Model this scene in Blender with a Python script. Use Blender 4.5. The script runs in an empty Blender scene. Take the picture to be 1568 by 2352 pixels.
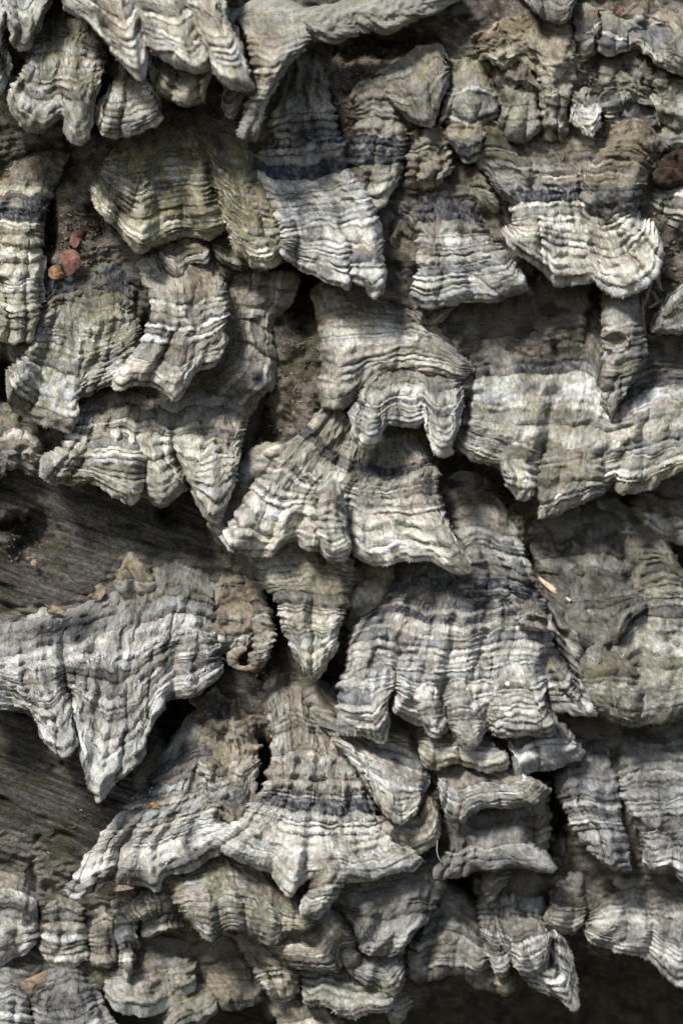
import bpy, math
import numpy as np
from mathutils import Vector

# ------------------------------------------------------------------ camera, light, exposure
S = 0.0001            # one unit of the layout grid is 0.1 mm; the log face in view is about 16 x 24 cm
CX, CY, DIST = 784.0, 1176.0, 5500.0
scn = bpy.context.scene
COL = scn.collection
cam = bpy.data.cameras.new('camera'); cam_o = bpy.data.objects.new('camera', cam); COL.objects.link(cam_o)
cam_o.location = (0, -DIST * S, 0); cam_o.rotation_euler = (math.radians(90), 0, 0)
cam.sensor_fit = 'VERTICAL'; cam.sensor_height = 36.0; cam.lens = 36.0 * DIST / 2352.0
cam.clip_start = 0.01; cam.clip_end = 50
cam.dof.use_dof = True; cam.dof.focus_distance = (DIST - 110) * S; cam.dof.aperture_fstop = 6.5
scn.camera = cam_o
SUN_DIR = Vector((-0.44, -0.80, 0.86)).normalized()     # towards the sun: up, left and in front of the log
w = bpy.data.worlds.new('World'); scn.world = w; w.use_nodes = True
nt = w.node_tree; bg = nt.nodes['Background']
sky = nt.nodes.new('ShaderNodeTexSky'); sky.sky_type = 'NISHITA'; sky.sun_disc = False
sky.sun_elevation = math.asin(SUN_DIR.z); sky.sun_rotation = math.atan2(SUN_DIR.x, SUN_DIR.y)
nt.links.new(sky.outputs[0], bg.inputs[0]); bg.inputs[1].default_value = 0.12
sl = bpy.data.lights.new('sun', 'SUN'); sl.energy = 4.3; sl.angle = math.radians(12.0); sl.color = (1.0, 0.965, 0.91)
so = bpy.data.objects.new('sun', sl); COL.objects.link(so)
so.rotation_euler = (-SUN_DIR).to_track_quat('-Z', 'Y').to_euler()
scn.view_settings.view_transform = 'Standard'; scn.view_settings.look = 'None'
scn.view_settings.exposure = 0.35; scn.view_settings.gamma = 1.0; scn.view_settings.use_curve_mapping = False

# ------------------------------------------------------------------ helpers
def hsh(xi, yi, seed):
    h = (xi.astype(np.int64) * 374761393 + yi.astype(np.int64) * 668265263 + int(seed) * 1442695041) & 0xffffffff
    h = ((h ^ (h >> 13)) * 1274126177) & 0xffffffff
    h = (h ^ (h >> 16)) & 0xffffff
    return h / float(0xffffff) * 2 - 1
def vn(x, y, seed=0):
    x = np.asarray(x, float); y = np.asarray(y, float)
    xi = np.floor(x); yi = np.floor(y); fx = x - xi; fy = y - yi
    fx = fx * fx * fx * (fx * (fx * 6 - 15) + 10); fy = fy * fy * fy * (fy * (fy * 6 - 15) + 10)
    a = hsh(xi, yi, seed); b = hsh(xi + 1, yi, seed); c = hsh(xi, yi + 1, seed); d = hsh(xi + 1, yi + 1, seed)
    return (a * (1 - fx) + b * fx) * (1 - fy) + (c * (1 - fx) + d * fx) * fy
def fbm(x, y, seed=0, o=3, g=.5):
    s = 0; a = 1; t = 0
    for i in range(o):
        s = s + a * vn(x * 2 ** i + 17.3 * i, y * 2 ** i + 5.1 * i, seed + i * 31); t += a; a *= g
    return s / t
def ss(a, b, x):
    t = np.clip((x - a) / (b - a + 1e-9), 0, 1); return t * t * (3 - 2 * t)
def world(P):
    """layout (x right, y down, z out of the log) -> metres"""
    P = np.asarray(P, float); k = (DIST - P[..., 2]) / DIST
    return np.stack([(P[..., 0] - CX) * k * S, -P[..., 2] * S, (CY - P[..., 1]) * k * S], -1)
def pts(s):
    out = []
    for q in s.split():
        v = [float(t) for t in q.split(',')]
        out.append((v[0], v[1], v[2] if len(v) > 2 else 0.0))
    return np.array(out)
def crom(P, n):
    """Catmull-Rom through P, resampled to n points by arc length"""
    Q = np.vstack([2 * P[0] - P[1], P, 2 * P[-1] - P[-2]]); seg = []
    t = np.linspace(0, 1, 14, endpoint=False)[:, None]
    for i in range(1, len(Q) - 2):
        a, b, c, d = Q[i - 1], Q[i], Q[i + 1], Q[i + 2]
        seg.append(.5 * (2 * b + (c - a) * t + (2 * a - 5 * b + 4 * c - d) * t ** 2 + (3 * b - a - 3 * c + d) * t ** 3))
    D = np.vstack(seg + [P[-1:]])
    L = np.r_[0, np.cumsum(np.linalg.norm(np.diff(D[:, :2], axis=0), axis=1))]
    u = np.linspace(0, L[-1], n)
    return np.stack([np.interp(u, L, D[:, k]) for k in range(3)], 1), L[-1]
def mesh_obj(name, V, F, mat, parent=None, col=None, uv=None, tri=False):
    me = bpy.data.meshes.new(name); V = np.asarray(V, np.float32); F = np.asarray(F, np.int32)
    n = F.shape[1]
    me.vertices.add(len(V)); me.vertices.foreach_set('co', V.ravel())
    me.loops.add(F.size); me.loops.foreach_set('vertex_index', F.ravel())
    me.polygons.add(len(F)); me.polygons.foreach_set('loop_start', np.arange(0, F.size, n, dtype=np.int32))
    me.polygons.foreach_set('use_smooth', np.ones(len(F), bool))
    if col is not None:
        a = me.color_attributes.new('Col', 'FLOAT_COLOR', 'POINT')
        a.data.foreach_set('color', np.c_[np.asarray(col), np.ones(len(V))].astype(np.float32).ravel())
    if uv is not None:
        l = me.uv_layers.new(name='UVMap'); l.data.foreach_set('uv', np.asarray(uv, np.float32)[F.ravel()].ravel())
    me.update(calc_edges=True); me.materials.append(mat)
    o = bpy.data.objects.new(name, me); COL.objects.link(o)
    if parent: o.parent = parent
    return o
def gridF(nv, nu, off=0):
    i = np.arange(nv * nu).reshape(nv, nu) + off
    return np.stack([i[:-1, :-1], i[1:, :-1], i[1:, 1:], i[:-1, 1:]], -1).reshape(-1, 4)
def empty(name, loc, label, cat, group=None):
    o = bpy.data.objects.new(name, None); COL.objects.link(o); o.location = loc
    o.empty_display_size = .005
    o['label'] = label; o['category'] = cat
    if group: o['group'] = group
    bpy.context.view_layer.update()
    return o
def settle(root, loc):
    for c in root.children: c.location = tuple(-np.array(loc))

# ------------------------------------------------------------------ materials
def attr_mat(name, grain=(2.2, 7.0), contrast=.55, bump=.5, speck=.5, rough=.95, bumpd=.00012, sheen=0.0, tint=None):
    m = bpy.data.materials.new(name); m.use_nodes = True; N = m.node_tree.nodes; L = m.node_tree.links
    p = N['Principled BSDF']; p.inputs['Roughness'].default_value = rough
    p.inputs['Specular IOR Level'].default_value = .12
    if sheen: p.inputs['Sheen Weight'].default_value = sheen
    a = N.new('ShaderNodeAttribute'); a.attribute_name = 'Col'
    uv = N.new('ShaderNodeUVMap'); uv.uv_map = 'UVMap'
    mp = N.new('ShaderNodeMapping'); mp.inputs['Scale'].default_value = (1 / grain[0], 1 / grain[1], 1)
    L.new(uv.outputs[0], mp.inputs[0])
    n1 = N.new('ShaderNodeTexNoise'); n1.inputs['Scale'].default_value = 1; n1.inputs['Detail'].default_value = 3
    n1.inputs['Roughness'].default_value = .7
    L.new(mp.outputs[0], n1.inputs['Vector'])
    n2 = N.new('ShaderNodeTexNoise'); n2.inputs['Scale'].default_value = .22; n2.inputs['Detail'].default_value = 4
    n2.inputs['Roughness'].default_value = .75
    L.new(uv.outputs[0], n2.inputs['Vector'])
    r1 = N.new('ShaderNodeMapRange'); r1.inputs[1].default_value = .3; r1.inputs[2].default_value = .7
    r1.inputs[3].default_value = 1 - contrast; r1.inputs[4].default_value = 1 + contrast * .6
    L.new(n1.outputs[0], r1.inputs[0])
    r2 = N.new('ShaderNodeMapRange'); r2.inputs[1].default_value = .30; r2.inputs[2].default_value = .46
    r2.inputs[3].default_value = 1 - speck; r2.inputs[4].default_value = 1
    L.new(n2.outputs[0], r2.inputs[0])
    mu = N.new('ShaderNodeMath'); mu.operation = 'MULTIPLY'; L.new(r1.outputs[0], mu.inputs[0]); L.new(r2.outputs[0], mu.inputs[1])
    mx = N.new('ShaderNodeVectorMath'); mx.operation = 'SCALE'; L.new(a.outputs['Color'], mx.inputs[0]); L.new(mu.outputs[0], mx.inputs['Scale'])
    L.new(mx.outputs[0], p.inputs['Base Color'])
    ad = N.new('ShaderNodeMath'); ad.operation = 'ADD'; L.new(n1.outputs[0], ad.inputs[0]); L.new(n2.outputs[0], ad.inputs[1])
    b = N.new('ShaderNodeBump'); b.inputs['Strength'].default_value = bump; b.inputs['Distance'].default_value = bumpd * 6
    L.new(ad.outputs[0], b.inputs['Height']); L.new(b.outputs[0], p.inputs['Normal'])
    return m
M_CAP = attr_mat('velvety_cap', (3.6, 4.6), .34, .65, .6)
M_PORE = attr_mat('pore_layer', (2.5, 2.5), .35, .5, .3)
M_FUZZ = attr_mat('fuzz_hairs', (6, 6), .15, 0, .1, sheen=0.0)
M_WOOD = attr_mat('weathered_wood', (8, 3.0), .5, 1.0, .7)
M_BARK = attr_mat('rough_bark', (4.5, 4.0), .6, 1.0, .65)
M_DRY = attr_mat('dry_scrap', (9, 2.0), .35, .4, .3, rough=.8)

LIGHT = np.array([.78, .76, .70]); MID = np.array([.355, .34, .30]); DUST = np.array([.335, .265, .195])
DARK = np.array([.040, .043, .056]); BROWN = np.array([.185, .155, .12]); GREEN = np.array([.175, .178, .065])
COOL = np.array([.50, .51, .52])

# ------------------------------------------------------------------ the zoned, velvety sheet that every bracket is made of
def tables(L, zone, rng, dark, tone, L0v=0.0):
    """height and colour along the growth direction, one irregular growth zone after another"""
    T = np.arange(0, L + 60, .5); H = np.zeros_like(T); C = np.zeros((len(T), 3)); E = np.zeros_like(T); Dk = np.zeros_like(T)
    t = 0.0; big = 0
    while t < L + 60:
        wz = zone * math.exp(rng.normal(0, .55)); wz = max(4.5, min(wz * .82, zone * 2.2))
        v = t / max(L, 1)
        k = (T >= t) & (T < t + wz); f = (T[k] - t) / wz
        amp = min(9.5, wz * rng.uniform(.22, .58))
        H[k] = amp * (1.45 * f ** .65 * (1 - ss(.55, 1, f)) - .5)
        base = .26 + .56 * ss(.12, .5, v) + rng.normal(0, .20)
        if v > .94: base -= .12
        tn = np.clip(base + tone, .03, 1.08)
        tf = np.clip(tn * (.78 + .40 * f), 0, 1.1)
        c = np.where(tf[:, None] < .5, BROWN + (MID - BROWN) * (tf[:, None] * 2), MID + (LIGHT - MID) * (tf[:, None] * 2 - 1))
        if rng.random() < .22: c = c * np.array([.93, .98, 1.06])
        if v < .8 and rng.random() < .13:
            d = rng.uniform(.4, .8); c = c * (1 - d) + DARK * 1.5 * d
        for (a, b) in dark:
            if a <= v <= b:
                Dk[k] = rng.choice([1., .95, 1., .4, .9])
        gw = min(.35, 3.2 / wz); g = ss(1 - gw * 1.2, 1 - gw * .5, f) * rng.choice([.45, .8, 1.])
        c = c * (1 - g[:, None]) + np.array([.055, .05, .038]) * g[:, None]
        C[k] = c; E[k] = ss(.5, .8, f)
        t += wz
    ker = np.hanning(4); ker /= ker.sum()
    H = np.convolve(H, ker, 'same')
    for j in range(3): C[:, j] = np.convolve(C[:, j], ker, 'same')
    return T, H, C, E, np.convolve(Dk, ker, 'same')

def sheet(root, curves, zs, seed=1, zone=15, tone=0., dark=(), green=.25, dust=.35, rough=1., fold=1., th=14,
          fuzz=1., name='cap', cool=0., res=2.9, under=True, prof=None, margin=True, ridge=1., spot=(), dive=True, fringe=(), pit=(), ext=20, lum=1.):
    rng = np.random.default_rng(seed); K = len(curves)
    P0 = [pts(c) for c in curves]
    wid = max(crom(p, 30)[1] for p in P0)
    nu = int(np.clip(wid / res, 14, 330))
    R = []
    for p, z in zip(P0, zs):
        q, _ = crom(p, nu); q[:, 2] += z; R.append(q)
    R = np.array(R)                                   # K, nu, 3
    if ext:
        e_ = R[0][:, :2] - R[1][:, :2]; e_ = e_ / (np.linalg.norm(e_, axis=1)[:, None] + 1e-6); R[0][:, :2] += e_ * ext; R[0][:, 2] -= ext * .3
    d = [0.0]
    for k in range(1, K): d.append(d[-1] + np.mean(np.linalg.norm((R[k] - R[k - 1])[:, :2], axis=1)))
    Lm = d[-1]; d = np.array(d) / Lm
    nv = int(np.clip(Lm * 1.15 / res, 12, 300))
    V = np.linspace(0, 1, nv); U = np.linspace(0, 1, nu)
    G = np.zeros((nv, nu, 3))
    if K == 2:
        G[:, :, :2] = R[0][None, :, :2] * (1 - V[:, None, None]) + R[1][None, :, :2] * V[:, None, None]
        pr = np.sin(V * math.pi / 2) ** (prof or 1.0)
        G[:, :, 2] = R[0][None, :, 2] * (1 - pr[:, None]) + R[1][None, :, 2] * pr[:, None]
    else:
        for j in range(K - 1):                        # cubic Hermite between the curves
            k = (V >= d[j]) & (V <= d[j + 1] + 1e-9); t = ((V[k] - d[j]) / (d[j + 1] - d[j]))[:, None, None]
            h = d[j + 1] - d[j]
            m0 = (R[j + 1] - R[max(j - 1, 0)]) / (d[j + 1] - d[max(j - 1, 0)]) * h
            m1 = (R[min(j + 2, K - 1)] - R[j]) / (d[min(j + 2, K - 1)] - d[j]) * h
            G[k] = (2 * t ** 3 - 3 * t ** 2 + 1) * R[j] + (t ** 3 - 2 * t ** 2 + t) * m0 + (-2 * t ** 3 + 3 * t ** 2) * R[j + 1] + (t ** 3 - t ** 2) * m1
    # lobes of the margin ride forward as folds
    E = R[-1]; n = nu
    sg = max(3, int(n * .10)); ker = np.hanning(2 * sg + 1); ker /= ker.sum()
    sm = np.stack([np.convolve(np.pad(E[:, k], sg, mode='edge'), ker, 'valid') for k in range(2)], 1)
    out = E[:, :2] - R[0][:, :2]; out /= (np.linalg.norm(out, axis=1)[:, None] + 1e-6)
    dev = np.clip(((E[:, :2] - sm) * out).sum(1), -24, 26)
    s2 = max(1, int(8 / max(wid / nu, .1))); k2 = np.hanning(2 * s2 + 3); k2 /= k2.sum(); dev = np.convolve(np.pad(dev, s2 + 1, mode='edge'), k2, 'valid')
    d0 = d[-2]; tl = np.clip((V - d0) / (1 - d0), 0, 1); wl = tl if K == 2 else tl * tl * (3 - 2 * tl)
    G[:, :, :2] -= (E[:, :2] - sm)[None] * ((wl - wl ** 2.3) * .85)[:, None, None]
    Um, Vm = np.meshgrid(U * wid, V * Lm)
    fw = ss(.25, 1, V)[:, None]
    dev = np.where(dev < 0, dev * 1.5, dev)
    G[:, :, 2] += fold * 1.7 * dev[None, :] * ss(.12, .95, V)[:, None] ** .9
    rib = np.abs(vn(Um / 58 + seed * 1.7 + .25 * vn(Um / 90, Vm / 70, seed + 41), Vm / 420 + seed, seed + 40)) ** .55
    G[:, :, 2] += fold * (40 * rib - 21) * ss(.12, .8, V)[:, None]
    eu = np.minimum(Um, wid - Um); ev = Lm - Vm
    eb = min(60, wid * .3); G[:, :, 2] -= min(44, wid * .25) * np.clip(1 - eu / eb, 0, 1) ** 2.2 * ss(0, .2, V)[:, None] + 30 * np.clip(1 - ev / 36, 0, 1) ** 2.2
    G[:, :, 2] += 15 * rough ** .5 * fbm(Um / 42 + seed, Vm / 44, seed + 44, 2)
    if dive: G[:, :, 2] -= min(34, .2 * Lm) * (1 - ss(0, .13, V))[:, None] ** 1.5
    G[:, :, 2] += fold * 11 * fbm(Um / 62 + seed * 3.1, Vm / 300 + seed, seed + 3, 2) * (.25 + fw)
    G[:, :, 2] += 9 * rough * fbm(Um / 75 + seed, Vm / 75, seed + 4, 2)
    # irregular outline
    for k, (sc, am) in enumerate(((34, 4.5), (13, 1.3))):
        G[:, :, 0] += am * rough ** .5 * vn(G[:, :, 0] / sc + seed, G[:, :, 1] / sc, seed + 7 + k)
        G[:, :, 1] += am * rough ** .5 * vn(G[:, :, 0] / sc, G[:, :, 1] / sc + seed, seed + 9 + k)
    def normals(G):
        dv = np.gradient(G, axis=0); du = np.gradient(G, axis=1)
        N = np.cross(dv, du); N[..., :] *= np.sign(N[..., 2:3] + 1e-9)   # faces out of the log
        return N / (np.linalg.norm(N, axis=2)[..., None] + 1e-9), dv, du
    N, dv, du = normals(G)
    # growth zones
    Tt, Ht, Ct, Et, Dt = tables(Lm, zone, rng, dark, tone)
    tw = Vm + 9 * fbm(Um / 75, Vm / 70, seed + 11, 2) + 1.6 * vn(Um / 11, Vm / 30, seed + 12) + .8 * vn(Um / 3.8, Vm / 12, seed + 13)
    tw = np.clip(tw, 0, Tt[-1])
    H = np.interp(tw, Tt, Ht) * ridge
    Cc = np.stack([np.interp(tw, Tt, Ct[:, k]) for k in range(3)], -1)
    Ee = np.interp(tw, Tt, Et)
    weak = np.clip(.82 + 1.1 * fbm(Um / 48, Vm / 38, seed + 14, 2), .10, 1.25) * (.35 + .65 * ss(.04, .30, V)[:, None])
    H = H * weak * (.72 + .45 * ss(-.3, .3, fbm(Um / 90, Vm / 60, seed + 61, 2)))
    PT = np.zeros_like(H)
    for (a, b, c, e, s_) in pit:
        H -= s_ * np.exp(-(((U[None, :] - a) / c) ** 2 + ((V[:, None] - b) / e) ** 2) ** 2)
        PT += s_ * 1.15 * np.exp(-(((U[None, :] - a) / c) ** 2 + ((V[:, None] - b) / e) ** 2) ** 2)
        H += s_ * .22 * np.exp(-((((U[None, :] - a) / c) ** 2 + ((V[:, None] - b) / e) ** 2) ** .5 - 1.35) ** 2 / .06)
    H = H + 4.6 * rough * fbm(Um / 20, Vm / 17, seed + 15, 3) + .9 * rough * vn(Um / 4.6, Vm / 5, seed + 16) + .55 * vn(Um / 2.9, Vm / 22, seed + 17)
    cr = vn(Um / 15, Vm / 110, seed + 18); H -= 2.4 * ss(.10, 0, np.abs(cr)) * ss(.1, .5, vn(Um / 60, Vm / 50, seed + 19) + .25)
    G2 = G + N * H[..., None]
    # pigment: zones, dust, algae, mottling
    avg = MID * .92 + LIGHT * .08
    Cc = avg * (1 - np.clip(weak + .15, 0, 1))[..., None] + Cc * np.clip(weak + .15, 0, 1)[..., None]
    du_m = np.clip(ss(.02, .5, fbm(Um / 70, Vm / 55, seed + 20, 4) + dust - .04) * (1.1 - .75 * V[:, None]), 0, 1) * (.35 + .65 * ss(-.3, .3, fbm(Um / 9, Vm / 7, seed + 21, 2)))
    Cc = Cc * (1 - du_m[..., None] * .85) + DUST * (.72 + .5 * fbm(Um / 8, Vm / 8, seed + 22, 2))[..., None] * du_m[..., None] * .85
    gr = ss(.05, .55, fbm(Um / 55, Vm / 40, seed + 23, 3) + green - .02) * ss(-.4, .3, fbm(Um / 10, Vm / 6, seed + 24, 2)) * min(1, .3 + green)
    gr = gr * (1 - .4 * Ee)
    Cc = Cc * (1 - gr[..., None] * .75) + GREEN * 1.1 * gr[..., None] * .75
    dk = np.interp(tw, Tt, Dt) * (.5 + .5 * ss(-.5, .0, fbm(Um / 70, Vm / 30, seed + 28, 2))) * (.6 + .4 * ss(-.4, .2, fbm(Um / 7, Vm / 7, seed + 29, 2)))
    Cc = Cc * (1 - dk[..., None]) + DARK * 1.25 * dk[..., None]
    for (a, b, c, e, s_) in spot:                     # stained patches at (u, v) with radii
        m_ = np.exp(-(((U[None, :] - a) / c) ** 2 + ((V[:, None] - b) / e) ** 2) ** 1.4) * ss(-.95, -.15, fbm(Um / 12, Vm / 9, seed + 26, 2))
        Cc = Cc * (1 - m_[..., None] * s_) + DARK * .9 * m_[..., None] * s_
    rt = np.random.default_rng(sum(map(ord, root['label']))); tt = max(-.004, rt.normal(.01, .022)); Cc = Cc * (1 + tt * np.array([.8, .15, -1.5])) * (1 + rt.normal(0, .05))
    Cc = Cc * lum
    if cool: Cc = Cc * (1 - cool) + (Cc.mean(-1, keepdims=True) * np.array([1.0, 1.0, .99])) * cool
    Cc = Cc * (.84 + .42 * vn(Um / 5, Vm / 6, seed + 25) * .6 + .55 * fbm(Um / 60, Vm / 45, seed + 27, 3))[..., None]
    Cc = np.clip(Cc, .012, .82)
    UV = np.stack([Um + seed * 37, Vm + seed * 11], -1)
    # split: cap and its growing margin
    mv = nv if not margin else max(int(nv * .93), nv - 8)
    W = world(G2)
    if margin:
        mesh_obj(name, W[:mv].reshape(-1, 3), gridF(mv, nu), M_CAP, root, Cc[:mv].reshape(-1, 3), UV[:mv].reshape(-1, 2))
        st = mv - 1
    else:
        st = 0
    nb = nv - st
    Vb = [G2[st:].reshape(-1, 3)]; Cb = [Cc[st:].reshape(-1, 3)]; Ub = [UV[st:].reshape(-1, 2)]; F = [gridF(nb, nu)]
    # rounded rim all round the outline
    oV = dv[-1] / (np.linalg.norm(dv[-1], axis=1)[:, None] + 1e-9)
    oL = -du[:, 0] / (np.linalg.norm(du[:, 0], axis=1)[:, None] + 1e-9); oR = du[:, -1] / (np.linalg.norm(du[:, -1], axis=1)[:, None] + 1e-9)
    ring = np.concatenate([G2[:-1, 0], G2[-1], G2[:-1, -1][::-1]]); rn = np.concatenate([N[:-1, 0], N[-1], N[:-1, -1][::-1]])
    ro = np.concatenate([oL[:-1], oV, oR[:-1][::-1]])
    rk = np.hanning(9); rk /= rk.sum()
    ro = np.stack([np.convolve(np.pad(ro[:, k], 4, mode='edge'), rk, 'valid') for k in range(3)], 1)
    rn = np.stack([np.convolve(np.pad(rn[:, k], 4, mode='edge'), rk, 'valid') for k in range(3)], 1)
    rc = np.concatenate([Cc[:-1, 0], Cc[-1], Cc[:-1, -1][::-1]]); ru = np.concatenate([UV[:-1, 0], UV[-1], UV[:-1, -1][::-1]])
    m = len(ring); thv = th * (.75 + .35 * vn(np.arange(m) / 22, np.zeros(m), seed + 30))[:, None]
    rows = [ring]; cols = [rc]; uvs = [ru]
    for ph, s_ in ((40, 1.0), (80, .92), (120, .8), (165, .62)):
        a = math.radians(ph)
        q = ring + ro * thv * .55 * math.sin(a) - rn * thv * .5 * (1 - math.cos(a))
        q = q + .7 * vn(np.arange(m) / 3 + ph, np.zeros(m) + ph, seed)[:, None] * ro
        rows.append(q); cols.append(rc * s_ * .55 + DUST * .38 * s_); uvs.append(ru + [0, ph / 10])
    off = nb * nu; RR = np.array(rows)
    fr = gridF(len(rows), m, off)
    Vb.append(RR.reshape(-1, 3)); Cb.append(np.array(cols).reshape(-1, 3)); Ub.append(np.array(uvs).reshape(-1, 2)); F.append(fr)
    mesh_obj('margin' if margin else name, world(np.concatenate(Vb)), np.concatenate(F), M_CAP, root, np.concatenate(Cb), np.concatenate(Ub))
    if under:
        iu = np.unique(np.r_[np.arange(3, nu - 3, 3), nu - 4]); iv = np.unique(np.r_[np.arange(2, nv - 3, 3), nv - 4])
        ND = N * .25 + np.array([0, 0, 1.]); Q = (G - ND * (th * .8 + 8 + PT)[..., None])[np.ix_(iv, iu)]; Qv = UV[np.ix_(iv, iu)]
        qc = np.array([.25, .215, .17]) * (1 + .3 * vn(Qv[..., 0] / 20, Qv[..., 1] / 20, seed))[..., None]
        mesh_obj('pore_surface', world(Q).reshape(-1, 3), gridF(len(iv), len(iu)), M_PORE, root, qc.reshape(-1, 3), Qv.reshape(-1, 2))
    # fuzz: short hairs combed along the growth direction
    if fuzz > 0:
        area = wid * Lm * .8; nh = int(area / 34 * fuzz)
        bald = ss(-.25, .3, fbm(Um / 70, Vm / 55, seed + 60, 2))
        a_ = rng.integers(1, nu - 1, nh * 3); b_ = rng.integers(1, nv - 1, nh * 3)
        keep = rng.random(nh * 3) < bald[b_, a_] * (.10 + .75 * Ee[b_, a_] * (V[b_] > .12)); a_ = a_[keep][:nh]; b_ = b_[keep][:nh]
        ne = int(wid / 1.6 * fuzz); ae = rng.integers(0, nu, ne); ae = ae[rng.random(ne) < .1 + .9 * ss(-.1, .5, vn(ae / 14., ae * 0, seed + 63))]; ne = len(ae); a_ = np.r_[a_, ae]; b_ = np.r_[b_, np.full(ne, nv - 1)]
        ns = int(Lm / 2.2 * fuzz)
        a_ = np.r_[a_, np.zeros(ns, int), np.full(ns, nu - 1)]; b_ = np.r_[b_, rng.integers(1, nv, ns), rng.integers(1, nv, ns)]
        nf = 0
        for fv in fringe:
            n1 = int(wid / .8); a1 = rng.integers(0, nu, n1); b1 = np.clip((fv * nv + 4 * vn(a1 / 9., a1 * 0, seed + 50) + rng.normal(0, 1.2, n1)).astype(int), 1, nv - 1)
            a_ = np.r_[a_, a1]; b_ = np.r_[b_, b1]; nf += n1
        p = G2[b_, a_]; tv = dv[b_, a_]; tv = tv / (np.linalg.norm(tv, axis=1)[:, None] + 1e-9)
        side = np.zeros((len(a_), 3)); e0 = a_ == 0; e1 = a_ == nu - 1
        side[e0] = oL[b_[e0]]; side[e1] = oR[b_[e1]]
        nn = N[b_, a_]; dr = tv + nn * rng.uniform(.1, .8, (len(a_), 1)) + side * .8 + rng.normal(0, .28, (len(a_), 3)); dr /= np.linalg.norm(dr, axis=1)[:, None]
        ln = rng.uniform(2.5, 6.5, (len(a_), 1)); ln[len(a_) - nf:] *= 2.1; sd = np.cross(dr, nn); sd /= (np.linalg.norm(sd, axis=1)[:, None] + 1e-9)
        p = p - nn * .6 + (rng.random((len(a_), 3)) - .5) * 2.2
        bw = rng.uniform(.5, .95, (len(a_), 1))
        T = np.stack([p - sd * bw, p + sd * bw, p + dr * ln], 1).reshape(-1, 3)
        hc = Cc[b_, a_] * rng.uniform(.85, 1.35, (len(a_), 1)); hc[len(a_) - nf:] = LIGHT * rng.uniform(.7, 1.0, (nf, 1)); hc = np.repeat(np.clip(hc, 0, .8), 3, 0)
        fz = mesh_obj('fuzz', world(T), np.arange(len(T)).reshape(-1, 3), M_FUZZ, root, hc, np.repeat(UV[b_, a_], 3, 0))
        fz['kind'] = 'stuff'
    return root

GROUP = 'bracket fungi growing on the dead log'
def base_of(c, z):
    p = pts(c).mean(0); return tuple(float(t) for t in world([p[0], p[1], z]))
ALL = {}
def fungus(key, label, curves, zs, lobes=(), name='bracket_fungus', **kw):
    loc = base_of(curves[0], zs[0])
    r = empty(name, loc, label, 'fungus', GROUP)
    sheet(r, curves, zs, **kw)
    for lb in lobes:
        k2 = dict(kw); k2.pop('fringe', None); k2.pop('pit', None); k2.update(lb[2]); k2.setdefault('name', 'lobe'); k2['name'] = 'lobe'; k2.update(ext=0, pit=lb[3] if len(lb) > 3 else ()); k2['margin'] = False; k2['under'] = False
        sheet(r, lb[0], lb[1], **k2)
    settle(r, loc); ALL[key] = r
    return r

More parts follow.
